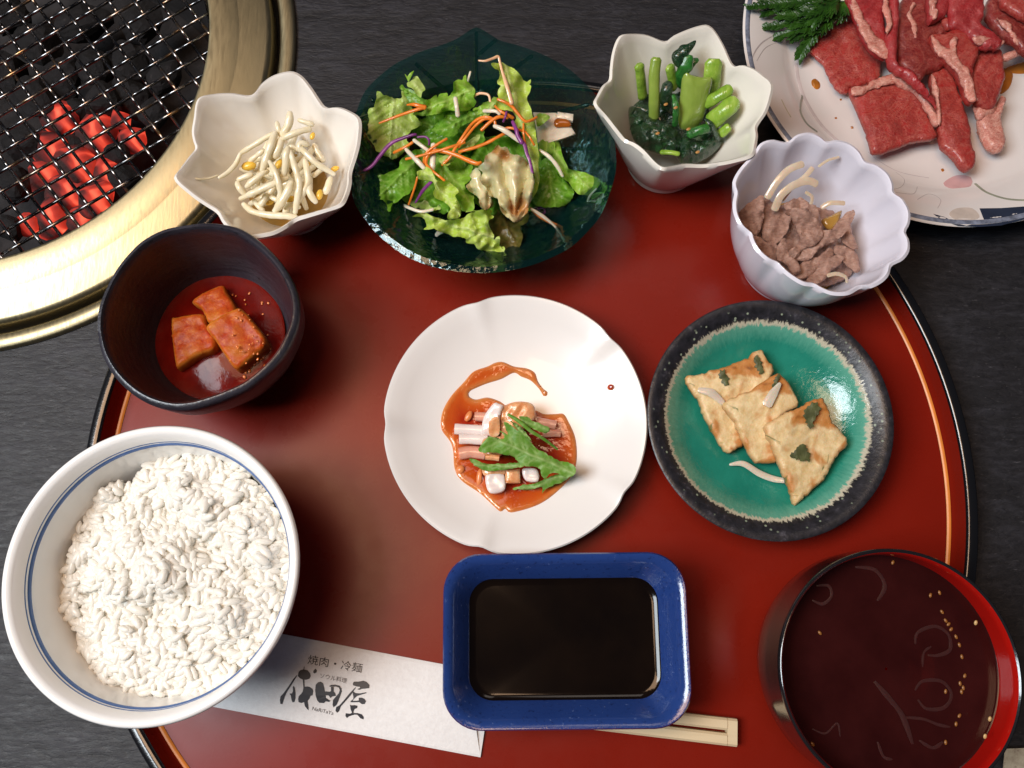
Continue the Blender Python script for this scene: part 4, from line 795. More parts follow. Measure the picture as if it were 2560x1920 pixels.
# ================================================================ simmered beef and onion
def beef():
    m = NT('simmered_beef'); f = m.noise(95, 6, .65, None, .8); g = m.noise(420, 4, .7, m.co((1, 2.5, 1), .5))
    m.set(Base_Color=m.mix(m.ramp(g, [(.45, 0.), (.7, .5)]), m.ramp(f, [(.3, (.24, .12, .085)), (.55, (.42, .245, .185)), (.72, (.56, .38, .31))]), (.10, .045, .03)), Roughness=m.ramp(g, [(.3, .28), (.7, .55)]), Subsurface_Weight=.1, Subsurface_Scale=.001); m.bump(m.mix(.5, f, g), .0014)
    zz = ZM(1750, 300, .3014); G = 'simmered beef slices in the scalloped bowl'
    def s(pts, z, lab, **k):
        kw = dict(th=.0018, edge=5, sq=.5, res=5, bump=[(.0022, .035), (.001, .1)], jag=3, jags=.09); kw.update(k)
        tag(slab('beef_slice', [(p[0], p[1]) + ((p[2],) if len(p) > 2 else (z,)) for p in zz(pts)], m.m, **kw), lab, 'beef slice', G)
    s([(330, 760, .032), (400, 690, .036), (520, 620, .038), (530, 720, .036), (520, 850, .034), (480, 945, .031), (390, 900, .029), (320, 830, .029)], 0, 'flat brown beef slice at the left wall of the scalloped bowl')
    s([(400, 935, .028), (480, 955, .031), (560, 1000, .033), (640, 1030, .034), (650, 1100, .033), (675, 1235, .028), (560, 1160, .027), (460, 1050, .026)], 0, 'brown beef slice at the lower left wall of the scalloped bowl', seed=2)
    s([(540, 640), (640, 710), (760, 760), (730, 900), (640, 1020), (530, 980), (520, 850)], .031, 'dark shaded beef slice left of the curled central one', seed=3)
    s([(700, 690), (830, 640), (910, 690), (910, 730), (740, 740)], .036, 'small beef slice just under the onion arc', seed=4)
    s([(710, 760, .043), (790, 728, .045), (880, 740, .045), (960, 800, .044), (1010, 890, .042), (1020, 970, .040), (960, 1030, .038), (890, 1050, .038), (820, 1100, .036), (770, 1150, .035), (728, 1110, .035), (760, 1060, .037), (825, 1015, .040), (832, 960, .041), (790, 870, .042), (762, 800, .043)], 0, 'curled beef slice on top in the centre of the scalloped bowl', seed=5)
    s([(905, 720, .042), (960, 708, .042), (1000, 790, .041), (1020, 900, .040), (1100, 905, .040), (1212, 895, .041), (1205, 940, .040), (1120, 1000, .038), (1000, 1060, .037), (920, 1150, .034), (850, 1162, .033), (805, 1145, .033), (880, 1060, .036), (960, 1010, .038), (1000, 900, .039)], 0, 'long twisted beef slice right beneath the curled top one', seed=6)
    s([(1110, 900), (1180, 800), (1270, 738), (1283, 800), (1255, 860), (1275, 960), (1305, 1065), (1200, 1020), (1170, 950)], .035, 'beef slice with a pointed tip at the right of the scalloped bowl', seed=7)
    s([(640, 1060), (680, 980), (720, 990), (740, 1110), (790, 1150), (832, 1200), (835, 1260), (780, 1275), (720, 1195), (650, 1150)], .037, 'narrow folded beef slice below left of the curled one', seed=8)
    s([(850, 1180), (1000, 1115), (1080, 1050), (1115, 1120), (1010, 1220), (900, 1300), (800, 1315), (700, 1270), (670, 1190), (780, 1285)], .033, 'beef slice at the front, running up right', seed=10)
    s([(1050, 1150), (1150, 1118), (1205, 1150), (1120, 1225), (1060, 1300), (980, 1355), (880, 1345), (920, 1290)], .034, 'ridged beef slice at the front right of the scalloped bowl', seed=11)
    s([(1130, 1035), (1250, 1060), (1310, 1120), (1335, 1245), (1290, 1255), (1200, 1180), (1130, 1100)], .034, 'beef slice at the right front wall, next to the ridged one', seed=12)
    s([(380, 800), (700, 700), (1100, 750), (1270, 1000), (1250, 1280), (900, 1370), (620, 1220), (420, 1000)], .025, 'big beef slice at the bottom under all the others', seed=13, th=.004)
    on = NT('cooked_onion'); f = on.noise(120, 3, .5, on.co((1, .3, 1))); on.set(Base_Color=on.ramp(f, [(.3, (.50, .38, .26)), (.7, (.66, .56, .44))]), Roughness=.2, Subsurface_Weight=.4, Subsurface_Scale=.002, Coat_Weight=.3)
    for pts, w_, lab in [([(620, 740, .035), (670, 630, .039), (770, 545, .041), (890, 505, .041), (965, 530, .040)], 75, 'thick pale onion arc above the beef in the scalloped bowl'), ([(560, 640, .037), (640, 510, .041), (740, 410, .043), (850, 365, .043)], 70, 'long translucent onion strip against the upper left wall'), ([(1010, 725, .038), (1080, 688, .040), (1195, 690, .040)], 48, 'short bright onion arc right of the beef'), ([(985, 385, .044), (1060, 335, .045), (1150, 308, .045)], 26, 'thin white onion sliver high on the upper wall'), ([(1060, 1290, .035), (1130, 1275, .035), (1205, 1300, .034), (1220, 1345, .033)], 40, 'onion loop at the front wall of the scalloped bowl'), ([(680, 660, .036), (760, 560, .039), (870, 470, .041), (930, 400, .042)], 50, 'faint onion strip between the arc and the upper wall'), ([(880, 600, .038), (930, 640, .037), (920, 700, .036)], 40, 'onion end touched with red beside the arc'), ([(440, 1040, .031), (500, 1110, .031), (560, 1180, .029)], 34, 'pale onion edge at the lower left wall')]:
        tag(strand('onion_strip', zz(pts), w_ * .3014 * .85, on.m, nseg=8, n=8, flat=.22), lab, 'onion', 'onion strips among the simmered beef')
    br = simple('onion_broth', (.40, .22, .045), .08, .25, 70, Coat_Weight=.5)
    V, F = lathe([ring(c_beef[0], c_beef[1], .0235, .0150), ring(c_beef[0], c_beef[1], .0004, .0150)], False, False); tag(mk('beef_broth', V, F, br), 'thin brown broth under the simmered beef', 'sauce')
    tag(slab('broth_puddle', zz([(1015, 825), (1100, 780), (1185, 745), (1140, 860), (1080, 900)]), br, z=.0335, th=.003, edge=6, sq=.3, res=5), 'golden broth puddle pooled between beef and onion', 'sauce')
beef()

# ================================================================ salad
def salad():
    A = ZM(880, 130, .14467); B = ZM(1160, 120, .14467); C = ZM(880, 350, .14467); D = ZM(1160, 340, .1989)
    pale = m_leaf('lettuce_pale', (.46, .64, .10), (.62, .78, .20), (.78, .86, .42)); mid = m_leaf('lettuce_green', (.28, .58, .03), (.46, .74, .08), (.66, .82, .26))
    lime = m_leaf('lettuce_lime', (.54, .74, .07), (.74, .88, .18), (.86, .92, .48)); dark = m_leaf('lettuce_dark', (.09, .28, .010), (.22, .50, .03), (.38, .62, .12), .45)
    red = m_leaf('lettuce_brown_edge', (.05, .06, .008), (.14, .12, .02), (.20, .14, .04), .3); rib = NT('lettuce_heart'); f = rib.noise(80, 5, .6, rib.co((1, .35, 1), .2), .6); g = rib.noise(55, 3)
    rib.set(Base_Color=rib.mix(rib.ramp(g, [(.54, 0.), (.64, .85)]), rib.ramp(f, [(.3, (.46, .40, .17)), (.55, (.66, .60, .36)), (.75, (.78, .74, .56))]), (.38, .14, .02)), Roughness=.24, Subsurface_Weight=.2, Subsurface_Scale=.002, Coat_Weight=.3); rib.bump(f, .0007)
    G = 'torn lettuce leaves of the salad'
    def lf(pts, mat, lab, z=None, th=.0004, ruf=.006, res=4, jag=5, seed=0, **k):
        kw = dict(th=th, edge=3, sq=.7, res=res, bump=[(.0016, .016)], veins=.0011, ruffle=ruf, ruffs=.028, jag=jag, jags=.07, seed=seed); kw.update(k)
        tag(slab('lettuce_leaf', pts, mat, z=z, **kw), lab, 'lettuce', G)
    # dark bed first
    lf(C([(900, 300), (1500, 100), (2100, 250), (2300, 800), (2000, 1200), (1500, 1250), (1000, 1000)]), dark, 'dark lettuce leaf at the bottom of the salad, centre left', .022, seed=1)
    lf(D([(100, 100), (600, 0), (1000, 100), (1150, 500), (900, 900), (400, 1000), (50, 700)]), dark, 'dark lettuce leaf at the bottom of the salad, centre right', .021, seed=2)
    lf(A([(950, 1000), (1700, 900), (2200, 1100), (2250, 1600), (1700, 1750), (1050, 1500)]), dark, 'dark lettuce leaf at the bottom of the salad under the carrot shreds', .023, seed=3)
    lf(C([(1350, 250), (1560, 260), (1700, 520), (1900, 480), (2080, 440), (2060, 640), (1980, 800), (2100, 1000), (2080, 1210), (1880, 1200), (1700, 900), (1480, 700)]), mid, 'green lettuce leaf in the middle between the lime ribbon and the brown-stained heart', .031, seed=4)
    lf(A([(450, 680, .040), (540, 735, .040), (700, 800, .038), (840, 795, .038), (850, 650, .040), (950, 770, .037), (1020, 840, .035), (1050, 1050, .032), (1180, 1180, .030), (1230, 1260, .028), (1100, 1320, .028), (1010, 1370, .029), (960, 1500, .029), (1010, 1640, .027), (900, 1745, .026), (800, 1810, .026), (680, 1845, .027), (560, 1780, .028), (440, 1700, .029), (330, 1540, .032), (250, 1400, .034), (180, 1310, .037), (170, 1220, .038), (275, 1180, .037), (270, 1000, .039), (375, 940, .039), (405, 830, .039)]), pale, 'large pale green lettuce leaf at the left of the salad', seed=5, ruf=.003)
    lf(A([(955, 520), (1030, 480), (1065, 435), (1130, 410), (1180, 470), (1225, 545), (1262, 640), (1210, 700), (1192, 785), (1120, 740), (1040, 620), (960, 590)]), pale, 'small pale lettuce leaf standing at the upper left of the salad', .040, ruf=.002, jag=2, seed=6)
    lf(A([(820, 615), (865, 560), (920, 625), (1020, 640), (1120, 720), (1210, 790), (1330, 835), (1285, 920), (1240, 965), (1080, 920), (970, 830), (910, 730), (860, 655)]), dark, 'folded dark green leaf edge across the top left of the salad', .039, ruf=.002, jag=2, seed=7)
    lf(A([(1275, 890), (1370, 800), (1455, 740), (1480, 795), (1530, 715), (1640, 700), (1660, 775), (1740, 680), (1758, 520), (1830, 475), (1900, 480), (1962, 390), (2000, 520), (2145, 640), (2100, 760), (2150, 860), (2020, 1005), (1880, 1020), (1700, 1000), (1500, 1050), (1300, 1090), (1100, 1100), (1050, 1060), (1270, 1000)]), mid, 'curly bright green lettuce leaf at the top centre of the salad', .041, ruf=.007, jag=3, seed=8, bump=[(.0026, .03)])
    lf(A([(1480, 1200), (1650, 1090), (1900, 1080), (2100, 1000), (2240, 990), (2230, 1130), (2000, 1230), (1890, 1280), (1800, 1420), (1650, 1470), (1480, 1430), (1390, 1350)]), dark, 'dark green leaf strip in the middle above the carrot shreds', .036, seed=9, ruf=.003)
    lf(B([(470, 270, .060), (600, 262, .061), (660, 242, .061), (740, 300, .060), (850, 340, .059), (950, 440, .057), (1035, 550, .055), (1090, 582, .053), (1150, 540, .052), (1140, 605, .052), (1100, 625, .052), (1162, 650, .051), (1130, 765, .050), (1090, 850, .050), (1110, 930, .049), (1160, 1060, .048), (1190, 1200, .047), (1225, 1290, .046), (1240, 1450, .045)]) + D([(930, 130, .044), (942, 250, .043), (936, 350, .042), (946, 540, .040), (930, 650, .038), (880, 760, .036), (840, 800, .036), (880, 600, .038), (850, 400, .041), (800, 250, .043), (770, 100, .044)]) + B([(1040, 1620, .045), (1010, 1480, .046), (880, 1300, .048), (900, 1200, .049), (850, 1110, .050), (760, 1070, .051), (640, 1060, .052), (555, 985, .053), (560, 930, .053), (600, 850, .054), (590, 735, .055), (640, 650, .056), (590, 625, .057), (568, 580, .057), (612, 500, .058), (600, 385, .059), (530, 352, .060)]), lime, 'tall yellow-green lettuce leaf standing up at the right of the salad', ruf=.003, jag=2, seed=10, bump=[(.0020, .03)])
    lf(D([(430, 108, .046), (470, 142, .046), (535, 138, .046), (600, 235, .045), (700, 240, .045), (780, 300, .045), (860, 480, .044), (892, 560, .043), (870, 660, .041), (850, 780, .039), (820, 880, .038), (780, 970, .037), (700, 1062, .036), (632, 1082, .036), (580, 1040, .037), (500, 980, .038), (450, 890, .040), (420, 780, .041), (380, 762, .041), (320, 750, .041), (282, 650, .042), (200, 545, .042), (240, 450, .043), (182, 390, .044), (258, 320, .045), (260, 262, .046), (330, 200, .046), (390, 150, .046)]), rib.m, 'crumpled cream lettuce heart stained with brown dressing, front right of the salad', ruf=.006, jag=3, seed=11, th=.0009, bump=[(.0012, .02)], veins=0, fan=(1160 + 640 * .1989, 340 + 1100 * .1989, .0055, 7))
    lf(D([(180, 395), (112, 418), (70, 490), (100, 540), (20, 630), (90, 710), (180, 770), (212, 880), (270, 930), (345, 900), (375, 850), (330, 760), (290, 650), (225, 520)]), rib.m, 'smaller cream lettuce heart lobe with dressing, left of the large crumpled one', .036, ruf=.004, jag=3, seed=12, th=.0009, veins=0, bump=[(.0012, .02)], fan=(1160 + 300 * .1989, 340 + 1000 * .1989, .004, 6))
    lf(D([(1180, 50), (1212, 130), (1232, 230), (1282, 350), (1322, 418), (1430, 438), (1540, 470), (1702, 540), (1690, 632), (1600, 722), (1540, 742), (1440, 722), (1372, 650), (1300, 565), (1200, 500), (1150, 400), (1120, 260), (1090, 150)]), mid, 'bright green lettuce leaf reaching to the right glass wall', .033, ruf=.004, jag=2, seed=13)
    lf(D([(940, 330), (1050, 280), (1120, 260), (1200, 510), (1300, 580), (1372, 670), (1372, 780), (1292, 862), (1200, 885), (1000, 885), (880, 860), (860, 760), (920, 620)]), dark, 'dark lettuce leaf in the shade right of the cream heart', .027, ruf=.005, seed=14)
    lf(D([(960, 60), (1050, 30), (1120, 70), (1150, 160), (1060, 260), (960, 230), (930, 130)]), mid, 'small curled green leaf between the tall leaf and the radish slice', .034, ruf=.005, seed=15)
    lf(D([(400, 900), (480, 980), (600, 1080), (700, 1065), (780, 980), (815, 1005), (800, 1090), (702, 1140), (732, 1260), (690, 1440), (640, 1480), (560, 1505), (510, 1425), (450, 1380), (435, 1275), (375, 1280), (325, 1120), (345, 1020)]), red, 'brown-green lettuce leaf under the cream heart at the front of the salad', .022, ruf=.004, jag=4, seed=16)
    fr = C([(1035, 1325, .036), (1160, 1280, .037), (1280, 1262, .037), (1360, 1300, .037), (1500, 1350, .037), (1700, 1378, .036), (1900, 1350, .036), (2000, 1290, .037), (2130, 1230, .037)]) + D([(20, 945, .037), (100, 942, .037), (220, 920, .036), (355, 930, .035), (338, 990, .034), (372, 1012, .034), (318, 1055, .034), (308, 1120, .033), (372, 1240, .031), (378, 1300, .030), (442, 1262, .029), (452, 1380, .028), (515, 1408, .026), (485, 1562, .025), (400, 1520, .026), (300, 1452, .027), (180, 1420, .028), (115, 1358, .029), (30, 1335, .030)]) + C([(1950, 1700, .030), (1720, 1655, .031), (1480, 1560, .032), (1430, 1520, .032), (1330, 1552, .032), (1240, 1540, .033), (1295, 1490, .033), (1275, 1400, .034), (1200, 1322, .036)])
    lf(fr, lime, 'shiny blistered light green lettuce leaf at the front of the salad', ruf=.004, jag=3, seed=17, bump=[(.003, .035), (.0014, .07)])
    lf(C([(1130, 540, .040), (1240, 508, .041), (1272, 458, .041), (1372, 508, .041), (1422, 620, .040), (1462, 690, .040), (1650, 720, .040), (1740, 770, .040), (1842, 872, .039), (1822, 922, .039), (1780, 962, .038), (1842, 1070, .038), (1885, 1200, .037), (1862, 1322, .036), (1780, 1362, .036), (1660, 1365, .036), (1642, 1300, .036), (1705, 1190, .037), (1622, 1090, .038), (1540, 1040, .038), (1440, 1000, .038), (1398, 920, .039), (1432, 830, .039), (1395, 720, .040), (1280, 690, .040), (1150, 662, .040)]), lime, 'twisted light green lettuce ribbon left of the middle of the salad', ruf=.004, jag=1.5, seed=18, bump=[(.003, .04)])
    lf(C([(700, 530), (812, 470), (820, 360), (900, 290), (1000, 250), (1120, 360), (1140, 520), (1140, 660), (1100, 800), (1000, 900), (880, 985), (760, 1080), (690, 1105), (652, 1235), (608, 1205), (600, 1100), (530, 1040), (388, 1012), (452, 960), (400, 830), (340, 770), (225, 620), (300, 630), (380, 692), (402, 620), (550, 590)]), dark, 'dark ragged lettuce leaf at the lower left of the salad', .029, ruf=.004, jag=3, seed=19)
    lf(C([(1480, 330), (1560, 280), (1800, 180), (2000, 20), (2180, -100), (2212, -60), (2150, 60), (1950, 180), (1800, 300), (1680, 430), (1600, 440)]), pale, 'pale striped leaf rib slanting through the middle of the salad', .041, ruf=.002, jag=1.5, seed=20)
    lf(B([(320, 1190), (420, 1040), (470, 920), (530, 950), (510, 1060), (400, 1190)]), pale, 'short pale green leaf rib left of the tall leaf', .045, ruf=.001, jag=1, seed=21)
    lf(B([(1255, 1150), (1330, 1128), (1440, 1150), (1492, 1190), (1420, 1262), (1290, 1352), (1248, 1280)]), mid, 'little green leaf tip beside the radish slice', .040, ruf=.002, jag=1.5, seed=22)
    lf(A([(2100, 1000), (2250, 900), (2500, 780), (2560, 900), (2400, 1050), (2250, 1150)]), mid, 'green leaf tucked under the curly leaf at the top centre', .037, ruf=.004, seed=23)
    lf(C([(870, 1000), (1000, 900), (1120, 850), (1420, 900), (1480, 1100), (1500, 1200), (1200, 1200), (1000, 1120)]), pale, 'pale leaf piece low at the left behind the purple shred', .021, ruf=.003, seed=24)
    # mizuna tip
    tag(strand('mizuna_tip', A([(975, 500, .040), (985, 440, .041), (1020, 380, .042), (1070, 325, .042)]), [4, 9, 7, 1], mid, flat=.3), 'tiny pointed mizuna tip sticking up at the upper left of the salad', 'mizuna')
    tag(strand('mizuna_tip', A([(972, 480, .040), (945, 430, .041), (915, 380, .042)]), [4, 4, 1], mid, flat=.3), 'thin side shoot of mizuna next to the pointed tip', 'mizuna')
    # radish and dressing
    rw = simple('white_radish', (.66, .58, .46), .25, .1, 60, .0004, 90, Subsurface_Weight=.3, Subsurface_Scale=.002, Coat_Weight=.3)
    tag(slab('radish_slice', B([(1195, 1100), (1400, 1112), (1600, 1110), (1640, 1240), (1840, 1330), (1932, 1470), (1780, 1530), (1560, 1600), (1400, 1650), (1270, 1610), (1250, 1400), (1225, 1250)]), rw, z=.034, th=.002, edge=5, sq=.6, bump=[(.0012, .02)], smooth=False), 'broad white radish slice on the right of the salad', 'radish')
    tag(slab('radish_slice', B([(1620, 1088), (1892, 1130), (1882, 1245), (1760, 1215), (1605, 1190)]), rw, z=.0365, th=.003, edge=5, sq=.6, smooth=False), 'small white radish block on the upper right corner of the broad slice', 'radish')
    dr = simple('brown_dressing', (.34, .085, .006), .06, .3, 70, Coat_Weight=.6)
    tag(slab('dressing_drop', B([(1565, 1225), (1650, 1195), (1800, 1215), (1855, 1325), (1700, 1345), (1575, 1335)]), dr, z=.0362, th=.0022, edge=10, sq=.1, res=4), 'amber dressing pooled on the radish slice', 'dressing')
    # shreds
    ca = simple('carrot', (.72, .20, .02), .3, .2, 150, Subsurface_Weight=.25, Subsurface_Scale=.001, Coat_Weight=.3); pk = simple('pale_carrot', (.74, .45, .26), .3, .15, 120, Subsurface_Weight=.3, Subsurface_Scale=.001, Coat_Weight=.3); pu = NT('purple_cabbage'); f = pu.noise(110, 4); pu.set(Base_Color=pu.ramp(f, [(.3, (.10, .012, .10)), (.6, (.24, .05, .24)), (.75, (.55, .38, .50))]), Roughness=.3); wd = simple('daikon_shred', (.70, .64, .50), .25, .12, 120, Subsurface_Weight=.35, Subsurface_Scale=.001, Coat_Weight=.3)
    def sh(nm, pts, z0, z1, w_, mat, lab, cat, G, flat=.8):
        n = len(pts); q = [(p[0], p[1], z0 + (z1 - z0) * i / max(1, n - 1) + (.0012 if 0 < i < n - 1 else 0)) for i, p in enumerate(pts)]
        tag(strand(nm, q, w_, mat, nseg=7, n=7, flat=flat, wob=.15), lab, cat, G)
    K = lambda *a: sh('carrot_shred', *a, 'carrot', 'carrot shreds in the salad')
    K(B([(250, 215), (370, 222), (500, 180), (590, 148), (618, 230), (655, 380), (700, 520), (770, 750), (830, 960)]), .062, .056, [4, 7, 8, 9, 12, 14], pk, 'long pale carrot shred lying over the tall leaf, its tip bent left')
    K(A([(470, 1230), (700, 1140), (950, 1050), (1150, 985), (1265, 955)]), .041, .045, [5, 8, 9, 12], ca, 'straight carrot shred across the large pale leaf at the left')
    K(A([(1265, 960), (1150, 925), (1060, 905), (950, 912)]), .045, .044, [14, 12, 9, 4], ca, 'short thick carrot shred joined to the straight one on the pale leaf')
    K(B([(-120, 1680), (0, 1500), (150, 1300), (300, 1205), (430, 1200), (520, 1250), (545, 1350)]), .044, .047, 8, ca, 'arched carrot shred in the middle, outermost of the bundle')
    K(B([(-100, 1720), (20, 1560), (200, 1340), (350, 1230), (480, 1225)]), .044, .048, 7, ca, 'arched carrot shred in the middle, inner one of the bundle')
    K(C([(720, 220), (900, 130), (1050, 40)]), .035, .039, 8, ca, 'short carrot shred at the foot of the large pale leaf')
    K(C([(930, 330), (1100, 290), (1300, 240), (1500, 185), (1700, 120), (1950, 40)]), .040, .045, 7, ca, 'thin carrot shred running right across the white daikon shred')
    K(C([(1235, 420), (1262, 260), (1350, 165), (1500, 60), (1640, -20)]), .040, .045, 7, ca, 'carrot shred curving up beside the onion strip')
    K(C([(1275, 430), (1300, 285), (1420, 192), (1600, 200), (1800, 262), (1990, 345), (2150, 405), (2230, 390)]), .040, .046, [9, 11, 11, 12, 9], ca, 'thick hooked carrot shred in the centre of the salad')
    K(C([(1280, 420), (1380, 520), (1500, 620), (1600, 700)]), .041, .042, 7, ca, 'carrot shred going down right from the hook')
    K(D([(-60, 200), (0, 180), (150, 140), (300, 80), (420, 15), (560, -60)]), .044, .048, 9, ca, 'carrot shred above the cream heart, sloping up right')
    K(B([(580, 885), (700, 930), (830, 1010), (930, 1130), (1050, 1260), (1150, 1255), (1260, 1195)]), .056, .050, [7, 9, 8, 7], ca, 'carrot shred draped over the lower part of the tall leaf')
    K(B([(545, 1000), (640, 1095), (760, 1160), (850, 1210)]), .051, .049, 9, ca, 'carrot shred left of the purple shred by the tall leaf')
    K(B([(1055, 1440), (1150, 1560), (1215, 1680)]), .048, .046, 6, ca, 'carrot shred on the right edge of the tall leaf')
    K(B([(1030, 1300), (1030, 1480), (1060, 1660)]), .049, .046, 6, ca, 'carrot shred running down the middle of the tall leaf')
    K(B([(180, 830), (280, 782), (420, 812), (455, 930)]), .043, .044, 7, pk, 'pale bent carrot shred at the top between two leaves')
    K(C([(1130, 640), (1090, 800), (1030, 980), (980, 1120)]), .036, .025, 6, ca, 'carrot shred hanging straight down at the left of the purple one')
    K(C([(1560, 430), (1700, 290), (1790, 130), (1940, -20)]), .041, .045, 8, ca, 'carrot shred crossing below the hooked one')
    K(B([(300, 1420), (450, 1280), (600, 1190), (760, 1200)]), .046, .048, 9, ca, 'carrot shred in the gap left of the purple shred')
    K(D([(830, 905), (950, 1005), (1100, 1090), (1245, 1155)]), .033, .022, [6, 9, 10, 8], ca, 'dull carrot shred at the lower right under the white one')
    K(B([(640, 1420), (760, 1380), (900, 1400), (1010, 1430)]), .047, .048, 7, ca, 'carrot shred passing behind the pink cabbage shred')
    U = lambda *a: sh('cabbage_shred', *a, 'red cabbage', 'purple cabbage shreds in the salad')
    U(C([(10, 605), (200, 530), (350, 440), (480, 275), (600, 130), (720, 32), (900, -40), (1050, -90), (1110, -95)]), .033, .041, [5, 9, 10, 9, 6], pu.m, 'long purple cabbage shred sweeping out to the left glass wall')
    U(A([(1130, 1470), (1270, 1465), (1335, 1530), (1330, 1605)]), .040, .038, 6, pu.m, 'small curled purple cabbage shred by the large pale leaf')
    U(C([(1390, 705), (1300, 790), (1200, 910), (1095, 1085)]), .037, .026, [8, 10, 9, 5], pu.m, 'purple cabbage shred hanging below the twisted ribbon')
    U(B([(840, 1270), (900, 1400), (930, 1520), (1000, 1640)]) + D([(690, 30), (760, 110), (790, 220), (828, 320), (862, 470)]), .050, .046, [9, 11, 12, 9], pu.m, 'wavy violet cabbage shred down the left edge of the tall leaf')
    U(B([(740, 1080), (712, 1200), (680, 1275)]), .052, .049, 6, pu.m, 'short pink cabbage shred across the carrot bundle')
    U(D([(262, 1480), (300, 1550), (430, 1600), (470, 1605)]), .022, .018, 7, pu.m, 'purple cabbage shred peeping out at the front edge')
    U(D([(930, 915), (990, 905), (1020, 960), (970, 985)]), .022, .020, 5, pu.m, 'curled purple cabbage shred in the shade at the lower right')
    Dk = lambda *a: sh('daikon_shred', *a, 'daikon', 'white daikon shreds in the salad')
    Dk(C([(1070, 0), (1200, 95), (1325, 185)]), .041, .042, 10, wd, 'white daikon shred at the left, upper of two')
    Dk(C([(930, 155), (1040, 270), (1150, 380), (1250, 490)]), .040, .041, [9, 12, 13, 10], wd, 'white daikon shred at the left, lower and thicker of two')
    Dk(A([(1785, 795), (1810, 950), (1830, 1105)]), .047, .044, 12, wd, 'flat daikon stick lying on the curly green leaf')
    Dk(B([(520, 1345), (660, 1400), (800, 1490), (970, 1620)]), .050, .048, [10, 13, 13, 9], wd, 'thick white daikon shred by the tall leaf')
    Dk(D([(950, 175), (1080, 268), (1180, 390), (1242, 510)]), .040, .035, [7, 11, 10, 8], wd, 'translucent daikon shred over the dark leaf at the right')
    Dk(D([(845, 915), (1000, 1015), (1130, 1120), (1222, 1240)]), .034, .022, [7, 9, 7, 6], wd, 'white daikon shred at the lower right reaching the glass')
    Dk(D([(240, 1465), (160, 1550), (80, 1620)]), .022, .018, 9, wd, 'daikon shred sticking out at the front left edge')
    Dk(C([(855, 1105), (1000, 1175), (1200, 1235), (1400, 1200)]), .020, .024, 9, wd, 'yellowish daikon shred low at the left')
    Dk(D([(1665, 660), (1580, 755), (1545, 860)]), .034, .026, 6, wd, 'thin white thread hanging from the rightmost leaf')
    Dk(C([(1410, 80), (1400, 300), (1385, 520)]), .039, .039, 16, wd, 'broad translucent strip between the carrot curves')
    Dk(B([(340, 1085), (460, 1085), (560, 1095), (620, 1140)]), .046, .048, 10, wd, 'short white daikon piece left of the tall leaf')
    Dk(C([(1460, 1640), (1500, 1600), (1560, 1580)]), .022, .024, 12, wd, 'daikon end under the blistered front leaf')
    Dk(A([(2000, 520), (2020, 430), (2045, 340)]), .040, .044, 6, wd, 'fine pinkish shred standing at the top centre')
salad()

